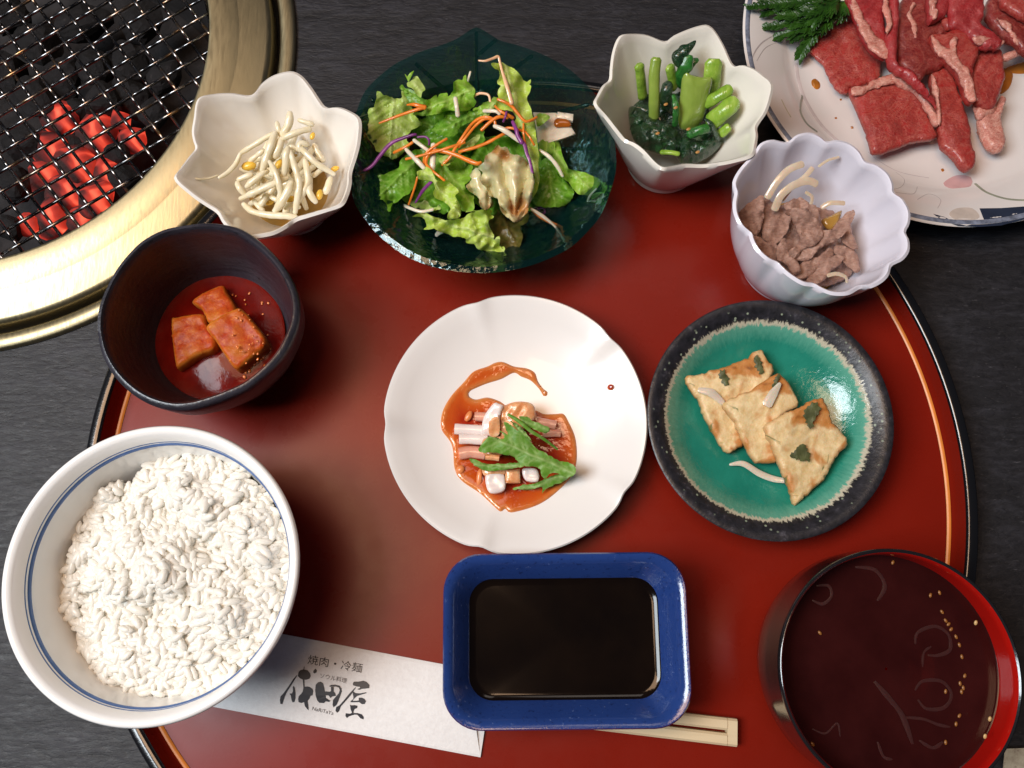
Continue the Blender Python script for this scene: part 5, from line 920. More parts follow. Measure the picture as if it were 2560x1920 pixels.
# ================================================================ squid with spicy sauce
def squid():
    Q = ZM(1080, 880, .2471)
    m = NT('spicy_vinegar_sauce'); e = m.attr('edge'); f = m.noise(80, 4)
    m.set(Base_Color=m.ramp(m.math('ADD', e, m.math('MULTIPLY', m.math('SUBTRACT', f, .5), .25)), [(.0, (.56, .20, .05)), (.14, (.50, .085, .010)), (.45, (.34, .024, .005)), (1., (.20, .006, .002))]), Roughness=.09, Coat_Weight=.4, Subsurface_Weight=.1, Subsurface_Scale=.001); m.bump(m.noise(150, 3), .0004)
    zf = lambda xy: z_plate(xy)
    tag(slab('red_sauce', Q([(1130, 440), (1085, 370), (1000, 285), (900, 242), (828, 205), (700, 268), (560, 312), (460, 352), (382, 392), (372, 440), (440, 475), (560, 455), (680, 492), (800, 560), (1040, 585), (1130, 622), (1250, 622), (1330, 622), (1382, 700), (1450, 860), (1468, 1050), (1440, 1200), (1350, 1330), (1180, 1480), (1020, 1565), (800, 1622), (742, 1585), (690, 1612), (600, 1535), (480, 1425), (300, 1300), (228, 1180), (212, 1000), (180, 900), (100, 790), (88, 680), (120, 560), (200, 430), (320, 300), (420, 192), (560, 140), (640, 102), (720, 95), (830, 140), (960, 160), (1040, 205), (1072, 290), (1120, 360), (1168, 400), (1160, 440)]), m.m, th=.0011, edge=9, sq=.10, res=5, zfun=zf), 'red-orange spicy sauce swirl on the white plate', 'sauce')
    tag(slab('sauce_drop', ZM(900, 700, .422)([(1465, 632), (1478, 615), (1498, 618), (1504, 636), (1490, 650), (1472, 646)]), m.m, th=.0010, edge=5, sq=.2, res=3, zfun=zf, zbias=.0006), 'single drop of red sauce near the right rim of the white plate', 'sauce')
    wt = NT('squid_flesh'); f = wt.noise(70, 3); wt.set(Base_Color=wt.ramp(f, [(.3, (.72, .60, .56)), (.7, (.82, .76, .74))]), Roughness=.2, Subsurface_Weight=.4, Subsurface_Scale=.003, Subsurface_Radius=(1, .6, .5), Coat_Weight=.3)
    og = NT('sauced_squid'); f = og.noise(120, 5, .65); og.set(Base_Color=og.ramp(f, [(.35, (.58, .20, .06)), (.55, (.74, .40, .20)), (.72, (.80, .62, .48))]), Roughness=.22, Subsurface_Weight=.3, Subsurface_Scale=.002, Coat_Weight=.4); og.bump(f, .0006)
    rd = NT('sauce_soaked_squid'); f = rd.noise(70, 4); rd.set(Base_Color=rd.ramp(f, [(.3, (.56, .22, .14)), (.7, (.74, .46, .36))]), Roughness=.2, Subsurface_Weight=.3, Subsurface_Scale=.002, Coat_Weight=.4)
    G = 'squid pieces on the white plate'
    def r(pts, w_, mat, lab, z, flat=.85): tag(strand('squid_stick', [(p[0], p[1], p[2] if len(p) > 2 else z) for p in Q(pts)], w_ * .2471, mat, nseg=12, n=5, flat=flat, wob=.08, round_end=False), lab, 'squid', G)
    def b(pts, mat, lab, z=None, th=.006, **k): tag(slab('squid_piece', Q(pts), mat, z=z, th=th, edge=6, sq=.75, res=5, bump=[(.0008, .05)], **k), lab, 'squid', G)
    r([(230, 778), (380, 785), (540, 800)], 112, wt.m, 'white squid stick at the left, uppermost of the three parallel ones', .0125)
    r([(275, 880), (400, 880), (560, 890)], 108, wt.m, 'white squid stick at the left, middle of the three parallel ones', .0130)
    r([(275, 1030), (400, 1010), (540, 1030)], 130, rd.m, 'reddened squid stick at the left, lowest of the three parallel ones', .0100)
    r([(435, 655), (490, 655), (560, 660)], 95, rd.m, 'small sauced squid stub behind the slanted block', .0100)
    r([(1060, 700), (1160, 720), (1255, 740)], 92, rd.m, 'squid stick at the right, upper of two beside the leaf', .0110)
    r([(1120, 825), (1220, 820), (1300, 820)], 84, rd.m, 'squid stick at the right, lower of two beside the leaf', .0095)
    b([(700, 560, .018), (760, 525, .018), (830, 500, .019), (920, 495, .019), (1000, 512, .019), (1040, 560, .018), (1035, 670, .018), (900, 780, .017), (820, 900, .016), (700, 880, .016), (690, 700, .018)], og.m, 'large orange sauced squid piece at the top of the pile', th=.010)
    b([(628, 512, .020), (670, 515, .020), (722, 545, .020), (690, 640, .019), (672, 830, .017), (580, 840, .016), (505, 815, .016), (510, 700, .017), (545, 610, .019)], wt.m, 'slanted white squid block beside the orange piece', th=.009)
    b([(580, 700, .0215), (672, 660, .0215), (678, 830, .019), (585, 840, .019)], og.m, 'thin orange-coated squid facet on the slanted block', th=.002)
    b([(520, 880), (700, 850), (720, 1000), (640, 1060), (520, 1020)], og.m, 'sauced squid piece half under the mizuna leaf', .016)
    r([(540, 1060), (610, 1065), (680, 1075)], 62, og.m, 'little orange squid bit above the lower leaf blade', .019)
    b([(540, 1250), (620, 1215), (725, 1240), (735, 1385), (630, 1425), (562, 1392)], wt.m, 'white squid cube at the front of the pile, leftmost', .015)
    b([(735, 1190), (890, 1180), (893, 1318), (742, 1322)], og.m, 'squid cube with sauce at the front, between two white ones', .0145, smooth=False)
    b([(918, 1180), (1060, 1185), (1074, 1300), (950, 1292)], wt.m, 'white squid cube at the front, rightmost and under the leaf', .0145)
    b([(520, 1160), (700, 1150), (740, 1230), (540, 1250)], og.m, 'squid piece with sauce just under the lower leaf blade', .0150)
    pn = simple('chopped_peanut', (.66, .22, .07), .3, .15, 150, Coat_Weight=.3)
    for x, y, rx, ry, a, lab in [(370, 650, 60, 34, 1.1, 'chopped nut at the upper left of the squid'), (288, 1190, 50, 44, .9, 'round chopped nut at the lower left of the squid'), (480, 1265, 90, 32, 1.45, 'elongated chopped nut left of the white squid cube')]:
        c = P(*Q([(x, y)])[0], .0088); k = .2471 * mpp(1200, 1100, .009); v, f = ellipsoid(c, (math.cos(a), math.sin(a), .1), rx * k, ry * k, ry * k * .8, 9, 6, .2, x); tag(mk('nut_piece', v, f, pn), lab, 'nut', 'chopped nuts in the red sauce')
    lfm = m_leaf('mizuna_leaf', (.10, .28, .016), (.18, .40, .035), (.38, .54, .18), .35, .5)
    t = thing('mizuna_sprig', P(*Q([(1000, 1000)])[0], .02), 'jagged green mizuna sprig laid on the squid on the white plate', 'mizuna')
    L = lambda pts, nm='leaf_blade', **k: slab(nm, Q(pts), lfm, t, th=.0003, edge=2, sq=.8, res=4, bump=[(.0008, .02)], ruffle=.0012, veins=.0006, jag=2.5, jags=.12, **k)
    L([(470, 1000, .021), (560, 872, .023), (600, 860, .023), (718, 880, .024), (732, 842, .024), (688, 800, .024), (770, 830, .025), (722, 722, .024), (760, 712, .024), (862, 790, .026), (932, 830, .026), (1060, 970, .026), (1180, 1040, .025), (1290, 1102, .024), (1400, 1120, .023), (1452, 1172, .021), (1440, 1240, .020), (1360, 1270, .020), (1260, 1220, .021), (1190, 1240, .021), (1150, 1280, .020), (1110, 1250, .020), (1090, 1180, .022), (1000, 1160, .023), (900, 1140, .023), (830, 1060, .024), (740, 1040, .023), (640, 1020, .022)], seed=1)
    L([(375, 1092, .016), (420, 1080, .017), (560, 1130, .019), (700, 1130, .020), (880, 1120, .021), (960, 1140, .021), (810, 1182, .020), (560, 1202, .018), (470, 1172, .017)], seed=2)
    L([(1440, 1200, .020), (1350, 1300, .016), (1250, 1340, .015), (1150, 1390, .013), (1112, 1440, .012), (1110, 1370, .013), (980, 1392, .012), (820, 1385, .011), (920, 1345, .012), (1050, 1330, .013), (1150, 1280, .016), (1300, 1230, .019)], seed=3)
    L([(880, 650, .028), (960, 655, .028), (1010, 690, .028), (1110, 730, .027), (1185, 770, .026), (1172, 822, .025), (1100, 810, .026), (1010, 770, .027), (930, 720, .028)], seed=4)
    L([(800, 700, .028), (900, 760, .028), (980, 860, .027), (1010, 900, .027), (960, 870, .027), (870, 790, .028)], seed=5)
    o = strand('stem', Q([(770, 632, .029), (880, 700, .029), (1000, 800, .028), (1100, 860, .026), (1200, 930, .023), (1270, 985, .020)]), [7, 10, 9, 8, 7, 5], lfm, parent=t, flat=.5)
squid()

# ================================================================ pancake pieces
def pancakes():
    T = ZM(1580, 720, .3977)
    m = NT('pan_fried_pancake'); a = m.noise(58, 3, .6, None, .5); b = m.noise(300, 4, .7); g = m.noise(90, 3, .6, m.co((1, 1, 1), 2.1), .8)
    e = m.attr('edge')
    c = m.ramp(b, [(.3, (.62, .43, .19)), (.7, (.78, .62, .36))]); c = m.mix(m.ramp(a, [(.49, 0.), (.58, .85), (.70, 1.)]), c, (.48, .18, .035)); c = m.mix(m.ramp(a, [(.66, 0.), (.74, .8)]), c, (.16, .05, .012))
    c = m.mix(m.math('MULTIPLY', m.ramp(e, [(.0, .7), (.14, 0.)]), m.ramp(b, [(.4, .3), (.6, 1.)])), c, (.50, .20, .05))
    c = m.mix(m.ramp(g, [(.66, 0.), (.70, .75)]), c, (.06, .12, .03))
    m.set(Base_Color=c, Roughness=m.ramp(b, [(.3, .3), (.7, .55)]), Subsurface_Weight=.15, Subsurface_Scale=.002); m.bump(m.mix(.5, a, b), .0010)
    G = 'pancake pieces on the green plate'
    def s(pts, lab, **k): return tag(slab('pancake_piece', T(pts), m.m, th=.0052, edge=9, sq=.5, res=6, bump=[(.0014, .012), (.0005, .05)], jag=4, jags=.09, **k), lab, 'pancake', G)
    s([(345, 562, .0165), (430, 538, .0165), (560, 500, .016), (640, 470, .016), (740, 432, .016), (762, 402, .016), (822, 385, .0165), (850, 440, .016), (900, 520, .015), (800, 640, .015), (700, 760, .014), (670, 840, .013), (712, 965, .0125), (640, 1020, .0125), (592, 1030, .0125), (540, 950, .013), (490, 870, .0135), (430, 720, .015), (382, 650, .016)], 'rearmost pancake piece, at the upper left of the green plate')
    s([(578, 730, .019), (650, 680, .0195), (760, 630, .020), (880, 552, .020), (932, 540, .020), (980, 580, .020), (1052, 722, .018), (960, 790, .017), (880, 900, .0165), (890, 1000, .016), (912, 1082, .0155), (830, 1096, .0155), (770, 1080, .0155), (702, 950, .0165), (640, 820, .018)], 'middle pancake piece of the overlapping three', seed=3)
    P3 = s([(838, 870, .022), (900, 820, .0225), (1000, 770, .0225), (1080, 738, .0225), (1120, 705, .0225), (1200, 690, .022), (1232, 742, .022), (1262, 830, .0215), (1320, 900, .020), (1362, 980, .0185), (1290, 1060, .018), (1220, 1190, .0165), (1130, 1280, .0155), (1060, 1340, .0145), (1030, 1366, .0145), (1008, 1300, .015), (962, 1180, .0165), (930, 1110, .0175), (885, 980, .020)], 'foremost pancake piece, with dark herb patches, at the right', seed=6)
    hb = simple('herb_patch', (.075, .085, .030), .5, .35, 200, .0006, 300); 
    def h(pts, lab): tag(slab('herb_leaf', T(pts), hb, th=.0006, edge=4, sq=.5, res=4, bump=[(.0006, .06)], jag=7, jags=.16), lab, 'herb', 'herb leaves on the pancakes')
    h([(1090, 750, .0245), (1160, 715, .0245), (1180, 780, .0240), (1150, 830, .0238), (1122, 880, .0235), (1090, 820, .0240)], 'dark herb leaf at the upper corner of the foremost pancake piece')
    h([(1000, 1040, .0215), (1075, 985, .0215), (1125, 1060, .0205), (1100, 1085, .0203), (1020, 1075, .0208)], 'dark herb leaf in the middle of the foremost pancake piece')
    h([(550, 525, .0178), (590, 520, .0178), (605, 590, .0172), (575, 610, .0170)], 'grey-green herb leaf on the rearmost pancake piece')
    h([(900, 560, .0218), (925, 545, .0218), (925, 590, .0216), (890, 620, .0214)], 'bright herb shred on the top corner of the middle pancake piece')
    h([(770, 440, .0176), (800, 430, .0176), (830, 530, .0170), (800, 540, .0168)], 'herb strip at the right end of the rearmost pancake piece')
    on = simple('onion_translucent', (.60, .52, .42), .2, .1, 60, Subsurface_Weight=.4, Subsurface_Scale=.002, Coat_Weight=.3)
    tag(strand('onion_strip', T([(615, 1110, .0085), (700, 1105, .0090), (800, 1165, .0090), (890, 1200, .0095), (975, 1212, .0110)]), [6, 15, 17, 16, 12], on, flat=.35, n=8), 'loose onion strip on the green plate below the pancakes', 'onion')
    tag(strand('onion_strip', T([(420, 640, .0168), (500, 660, .0172), (570, 720, .0165)]), [12, 22, 14], on, flat=.2, n=8), 'onion strip fried into the rearmost pancake piece', 'onion')
    tag(strand('onion_strip', T([(850, 730, .0205), (890, 660, .0212), (930, 600, .0215)]), [26, 22, 8], on, flat=.15, n=8), 'onion wedge fried into the middle pancake piece', 'onion')
pancakes()

# ================================================================ raw beef
def raw_beef():
    lean = m_meat('raw_beef_marbled', (.34, .016, .014), (.50, .14, .10), .36); deep = m_meat('raw_beef_lean', (.33, .008, .012), (.52, .12, .11), .25); dk = m_meat('raw_beef_dark', (.20, .008, .009), (.45, .13, .09), .3)
    fat = m_meat('raw_beef_fat', (.54, .16, .12), (.74, .42, .33), .6)
    A = ZM(2100, 0, .208); B = ZM(1780, 0, .3616); G = 'raw beef slices on the platter'
    zb = TZ + .012
    def s(pts, z, lab, mat=lean, fats=(), **k):
        kw = dict(th=.0028, edge=7, sq=.5, res=7, bump=[(.0022, .012), (.0005, .06)], jag=3, jags=.06); kw.update(k)
        o = tag(slab('raw_beef_slice', [(p[0], p[1]) + ((p[2],) if len(p) > 2 else (z,)) for p in pts], mat, **kw), lab, 'raw beef', G)
        for f in fats: slab('fat_strip', [(p[0], p[1], p[2] if len(p) > 2 else z + .0012) for p in f], fat, o, th=.0020, edge=5, sq=.3, res=5, bump=[(.0014, .02), (.0005, .08)], jag=5, jags=.05)
    s(B([(660, 282), (740, 212), (868, 132), (858, 92), (920, 48), (968, 58), (1010, 112), (1100, 300), (1172, 420), (1152, 530), (1090, 572), (960, 602), (940, 642), (860, 602), (760, 430), (700, 372)]), zb + .003, 'squarish marbled beef slice beside the cypress sprig')
    s(B([(958, 622), (982, 588), (1080, 580), (1110, 552), (1252, 500), (1332, 540), (1420, 640), (1482, 760), (1552, 900), (1540, 948), (1400, 968), (1270, 1020), (1152, 1048), (1108, 1010), (1060, 850), (1000, 720)]), zb + .008, 'square marbled beef slice at the front of the platter with a fat top edge', seed=2, th=.005, fats=[B([(965, 625, zb + .0105), (985, 592, zb + .0105), (1080, 582, zb + .0105), (1112, 555, zb + .0105), (1252, 504, zb + .0105), (1330, 540, zb + .0105), (1350, 575, zb + .0100), (1250, 570, zb + .0102), (1120, 610, zb + .0102), (1000, 660, zb + .0100)])])
    s(A([(110, -120), (560, -120), (545, 150), (560, 400), (600, 600), (570, 690), (450, 640), (350, 550), (250, 350), (165, 150)]), zb + .013, 'long beef slice with a broad pink fat edge, leftmost of the strips', deep, seed=3, th=.005, fats=[A([(100, -120, zb + .0145), (190, -120, zb + .0145), (230, 60, zb + .0145), (330, 250, zb + .016), (430, 400, zb + .0155), (545, 500, zb + .015), (600, 620, zb + .0145), (570, 690, zb + .014), (450, 640, zb + .014), (350, 550, zb + .015), (250, 350, zb + .016), (165, 150, zb + .0145)])])
    s(A([(620, 900), (800, 880), (960, 1020), (1050, 1150), (1180, 1360), (1210, 1480), (1150, 1480), (1060, 1300), (900, 1100), (700, 1000)]), zb + .010, 'narrow fatty beef slice edge between the square and the long front slice', fat, seed=21, th=.004)
    s(A([(590, -120), (730, -120), (735, 300), (712, 600), (722, 740), (840, 790), (960, 900), (1070, 1040), (1160, 1150), (1190, 1260), (1110, 1160), (950, 1020), (800, 895), (650, 800), (600, 700), (565, 420), (632, 230), (610, 100)]), zb + .017, 'bright red rolled beef strip running down the middle', deep, seed=4, th=.007, edge=14, sq=.15, fats=[A([(525, -100, zb + .0188), (575, -100, zb + .0188), (612, 130, zb + .0188), (634, 220, zb + .0188), (605, 350, zb + .019), (565, 415, zb + .018), (565, 250, zb + .019), (530, 110, zb + .0188)])])
    s(A([(725, 80), (850, -120), (1100, -120), (1095, 200), (1260, 225), (1380, 330), (1250, 410), (1110, 440), (1150, 570), (1300, 740), (1130, 835), (1050, 860), (960, 960), (800, 800), (720, 720), (715, 450)]), zb + .012, 'dark lean beef slice in the middle of the pile', dk, seed=5, th=.006, fats=[A([(880, 20, zb + .0145), (915, 40, zb + .0145), (860, 150, zb + .0145), (930, 260, zb + .014), (935, 420, zb + .0135), (890, 460, zb + .0135), (880, 300, zb + .014), (825, 170, zb + .0145)])])
    s(A([(1100, 400), (1250, 385), (1400, 330), (1530, 380), (1620, 500), (1690, 570), (1620, 800), (1610, 1000), (1650, 1190), (1570, 1210), (1480, 1020), (1420, 870), (1290, 730), (1150, 570)]), zb + .015, 'beef slice with a glossy white fat ridge at the right of the middle', lean, seed=6, th=.006, fats=[A([(1105, 410, zb + .0164), (1150, 430, zb + .0164), (1220, 510, zb + .0164), (1330, 580, zb + .0164), (1340, 480, zb + .0164), (1420, 440, zb + .018), (1400, 600, zb + .018), (1450, 730, zb + .018), (1560, 840, zb + .0175), (1612, 1000, zb + .017), (1645, 1190, zb + .016), (1570, 1210, zb + .016), (1480, 1025, zb + .017), (1425, 875, zb + .0175), (1290, 730, zb + .018), (1155, 590, zb + .0164)])])
    s(A([(1690, 570), (1910, 560), (1965, 640), (1995, 900), (1955, 1050), (1890, 1235), (1850, 1290), (1740, 1280), (1640, 1200), (1600, 1000), (1620, 780)]), zb + .011, 'rounded beef slice right of the glossy fat ridge', lean, seed=7, th=.005)
    s(B([(1520, 495), (1560, 470), (1645, 460), (1690, 555), (1742, 700), (1792, 860), (1800, 970), (1832, 1060), (1822, 1142), (1770, 1168), (1690, 1082), (1640, 1030), (1592, 980), (1570, 800), (1540, 660)]), zb + .0095, 'long tapering beef slice pointing to the front rim of the platter', lean, seed=8, th=.006, fats=[B([(1522, 500, zb + .0115), (1555, 560, zb + .0118), (1580, 700, zb + .0118), (1585, 830, zb + .0115), (1570, 850, zb + .0112), (1550, 700, zb + .0115), (1530, 600, zb + .0115)])])
    s(B([(1868, 760), (1960, 740), (2002, 680), (2030, 636), (2058, 660), (2042, 730), (2020, 800), (2052, 960), (2042, 1012), (1990, 1032), (1920, 990), (1880, 900)]), zb + .008, 'pink fatty curled beef end at the right front', fat, seed=9, th=.008, edge=16, sq=.1)
    s(A([(1640, 1200), (1760, 1270), (1880, 1230), (1920, 1290), (1850, 1370), (1720, 1400), (1660, 1330)]), zb + .0085, 'small pink lump between the rounded slice and the fatty end', fat, seed=10, th=.006, edge=14, sq=.1)
    s(A([(1350, -120), (1720, -120), (1760, 150), (1720, 250), (1850, 350), (1960, 440), (1985, 500), (1900, 545), (1700, 530), (1600, 440), (1480, 330), (1360, 290), (1335, 150)]), zb + .018, 'folded red beef strip at the top right of the pile', deep, seed=11, th=.007, edge=14, sq=.2, fats=[A([(1600, 440, zb + .0205), (1700, 420, zb + .0205), (1850, 450, zb + .0188), (1980, 480, zb + .0188), (1960, 520, zb + .0188), (1800, 500, zb + .0188), (1680, 510, zb + .0188)])])
    s(A([(1085, -120), (1330, -120), (1305, 130), (1245, 195), (1150, 232), (1088, 210)]), zb + .017, 'small glossy beef end hanging at the top middle', deep, seed=12, th=.006, fats=[A([(1090, -100, zb + .0195), (1180, -100, zb + .0195), (1160, 60, zb + .0195), (1180, 190, zb + .019), (1090, 215, zb + .019)])])
    s(A([(1900, -120), (2400, -120), (2400, 650), (2212, 580), (2150, 520), (2000, 420), (1850, 260), (1780, 130)]), zb + .014, 'large beef slice at the right picture edge', dk, seed=13, th=.006, fats=[A([(1890, 215, zb + .017), (1960, 225, zb + .017), (2060, 280, zb + .017), (2120, 400, zb + .0145), (2180, 540, zb + .016), (2120, 500, zb + .016), (2040, 380, zb + .0145)])])
    s(A([(2000, -120), (2400, -120), (2400, 260), (2212, 190), (2100, 130), (1960, 20)]), zb + .020, 'streaked beef strip in the upper right corner of the picture', lean, seed=14, th=.005)
    s(A([(1960, 640), (2080, 600), (2150, 555), (2280, 520), (2400, 540), (2400, 600), (2180, 640), (1990, 705)]), zb + .010, 'pale pink beef edge at the right, above the sauce stain', fat, seed=15, th=.004)
    s(A([(1230, 200), (1340, 210), (1400, 320), (1480, 340), (1560, 420), (1530, 400), (1390, 340), (1290, 330)]), zb + .014, 'pinkish beef bit wedged between the folded strip and the fat ridge', lean, seed=16)
    ju = simple('meat_juice', (.38, .13, .015), .08, .3, 80, Coat_Weight=.5)
    for pts, lab in [([(690, 555), (715, 540), (745, 565), (750, 600), (725, 615), (695, 590)], 'round brown sauce drop on the bare left side of the platter'), ([(2030, 470), (2180, 420), (2180, 500), (2060, 500)], 'amber sauce stain at the right picture edge of the platter'), ([(1990, 470), (2080, 500), (2060, 600), (1990, 640)], 'faint sauce smear beside the rounded beef slice'), ([(1585, 1165), (1600, 1160), (1610, 1175), (1595, 1185)], 'small sauce speck near the front rim of the platter'), ([(885, 680), (898, 678), (902, 690), (888, 692)], 'tiny sauce speck by the square slices'), ([(850, 808), (865, 806), (868, 818), (852, 820)], 'tiny sauce speck left of the front square slice'), ([(960, 872), (978, 870), (982, 884), (964, 886)], 'tiny sauce speck below the front square slice')]:
        tag(slab('sauce_stain', B(pts), ju, th=.0005, edge=5, sq=.15, res=4, zfun=z_mp), lab, 'sauce', 'sauce stains on the meat platter')
    # cypress sprig
    gm = NT('cypress_green'); f = gm.noise(160, 4); gm.set(Base_Color=gm.ramp(f, [(.3, (.008, .035, .003)), (.6, (.025, .085, .006)), (.75, (.06, .15, .015))]), Roughness=.4)
    Cc = ZM(1860, 0, .13562); root = thing('cypress_sprig', P(2000, 50, zb + .004), 'dark green cypress sprig garnishing the meat platter', 'garnish'); rnd = random.Random(4)
    def frond(pts, lab, side=10):
        mb = MB(); W, q = pathpx([(p[0], p[1], p[2]) for p in Cc(pts)], None, 10); v, f = tube_mesh(W, np.linspace(.0011, .0005, len(W)), 6); mb.add(v, f)
        for i in range(2, len(W) - 1):
            T = W[min(i + 1, len(W) - 1)] - W[i - 1]; T /= np.linalg.norm(T); nn = np.array([-T[1], T[0], 0])
            for sg in (-1, 1):
                L_ = side * .0007 * (1 - i / len(W) * .65) * rnd.uniform(.6, 1.2); d = T * .75 + nn * sg * .65 + np.array([0, 0, rnd.uniform(-.15, .35)])
                pp = [W[i] + d * L_ * t for t in (0, .35, .7, 1)]; v, f = tube_mesh(pp, [.0006, .0008, .0007, .0003], 5); mb.add(v, f)
                for t in (.4, .7):
                    d2 = d + nn * -sg * .5 + T * .2; b0 = W[i] + d * L_ * t; v, f = tube_mesh([b0, b0 + d2 * L_ * .28, b0 + d2 * L_ * .5], [.0005, .0006, .0002], 5); mb.add(v, f)
        v, f = mb.out(); mk('frond', v, f, gm.m, root)
    z1 = zb + .010
    for pts, sd in [([(1500, 60, z1), (1000, 60, z1 + .002), (500, 100, z1 + .003), (60, 120, z1 + .004)], 9), ([(1500, 100, z1), (1100, 120, z1), (700, 160, z1), (340, 250, z1)], 9), ([(1600, 200, z1), (1200, 280, z1), (900, 300, z1), (640, 290, z1)], 12), ([(1500, 300, z1), (1100, 400, z1), (700, 460, z1 - .002), (250, 530, z1 - .004)], 9), ([(1600, 350, z1), (1200, 480, z1), (850, 600, z1 - .003), (580, 690, z1 - .006)], 11), ([(1500, 350, z1 - .002), (1300, 600, z1 - .003), (1100, 900, z1 - .006), (1020, 1060, z1 - .008)], 10), ([(1700, 100, z1 + .003), (1400, 250, z1 + .004), (1250, 450, z1 + .002)], 14), ([(1750, 0, z1 + .002), (1500, 150, z1 + .004), (1100, 220, z1 + .003)], 14), ([(1700, -60, z1), (1200, -30, z1), (600, 20, z1), (300, 30, z1)], 12), ([(1650, 250, z1), (1450, 430, z1), (1150, 560, z1 - .002), (900, 700, z1 - .005)], 12), ([(1900, 20, z1), (1750, 180, z1), (1600, 300, z1)], 14)]: frond(pts, '', sd)
raw_beef()

# ================================================================ radish kimchi
def kimchi():
    Kz = ZM(220, 540, .3135)
    so = NT('kimchi_liquid'); f = so.noise(90, 4); so.set(Base_Color=so.ramp(f, [(.3, (.085, .002, .0015)), (.7, (.17, .007, .003))]), Roughness=.12, Specular_IOR_Level=.14); so.bump(so.noise(160, 4), .0002)
    th = TH; V, F = lathe([ring(KC[0], KC[1], .0302, .0138), ring(KC[0], KC[1], .0290, .0145), ring(KC[0], KC[1], .0004, .0145)], False, False); tag(mk('kimchi_liquid', V, F, so.m), 'deep red kimchi liquid in the dark stoneware bowl', 'sauce')
    m = NT('radish_kimchi'); a = m.noise(70, 4, .6); b = m.noise(380, 4, .7); nz = m.n('ShaderNodeSeparateXYZ'); m.l(m.n('ShaderNodeNewGeometry').outputs['Normal'], nz.inputs[0])
    flesh = m.ramp(a, [(.3, (.54, .20, .03)), (.6, (.42, .09, .010)), (.75, (.34, .03, .004))]); pulp = m.ramp(b, [(.35, (.26, .008, .002)), (.55, (.40, .04, .006)), (.72, (.58, .17, .03))])   # chili pulp lies on the upper faces
    m.set(Base_Color=m.mix(m.math('MULTIPLY', m.ramp(nz.outputs[2], [(.55, 0.), (.95, 1.)]), m.ramp(a, [(.35, .25), (.6, .95)])), flesh, pulp), Roughness=.30, Subsurface_Weight=.3, Subsurface_Scale=.005, Subsurface_Radius=(1, .4, .08), Specular_IOR_Level=.12); m.bump(b, .0003)
    G = 'radish kimchi cubes'
    def s(pts, lab, **k): tag(slab('radish_cube', Kz(pts), m.m, th=.013, edge=10, sq=.72, res=5, bump=[(.0006, .04)], **k), lab, 'kimchi', G)
    s([(820, 680, .021), (900, 610, .021), (1060, 545, .021), (1100, 600, .021), (1180, 760, .021), (1100, 830, .021), (960, 850, .021), (900, 740, .021)], 'deep red radish kimchi cube at the rear')
    s([(655, 840, .0225), (700, 800, .0225), (900, 775, .0225), (940, 860, .0225), (1010, 980, .022), (985, 1060, .022), (860, 1110, .0215), (740, 1190, .0215), (690, 1180, .0215)], 'pale orange radish kimchi cube at the left', seed=4)
    s([(935, 880, .027), (1030, 800, .027), (1150, 740, .027), (1210, 730, .027), (1290, 810, .026), (1400, 960, .025), (1395, 1040, .025), (1290, 1130, .0245), (1180, 1215, .024), (1100, 1130, .025), (1010, 990, .026)], 'flaky-coated radish kimchi cube at the front right', seed=8)
    fl = simple('chili_flake', (.62, .16, .03), .25, .3, 300, Coat_Weight=.5); rnd = random.Random(8); mb = MB()
    for i in range(14):
        t = i / 13; x, y = 1255 + 185 * t + rnd.uniform(-14, 14), 1270 - 210 * t + rnd.uniform(-14, 14); c = P(*Kz([(x, y)])[0], .0152); v, f = ellipsoid(c, (rnd.uniform(-1, 1), 1, .1), .0009 * rnd.uniform(.6, 1.3), .0007, .0005, 6, 4); mb.add(v, f)
    for i in range(46):
        x, y = rnd.uniform(1120, 1500), rnd.uniform(560, 1200)
        c = P(*Kz([(x, y)])[0], .0150 if not (950 < x < 1400 and y > 740 + (x - 1200) * .7 and y < 1200) else .0272); 
        if math.hypot(c[0] - KC[0], c[1] - KC[1]) > .027: continue
        v, f = ellipsoid(c, (rnd.uniform(-1, 1), rnd.uniform(-1, 1), .1), .0006 * rnd.uniform(.6, 1.3), .0005, .0003, 6, 4); mb.add(v, f)
    v, f = mb.out(); tag(mk('chili_flakes', v, f, fl), 'orange chili flakes floating on the red kimchi liquid', 'chili flakes', kind='stuff')
kimchi()

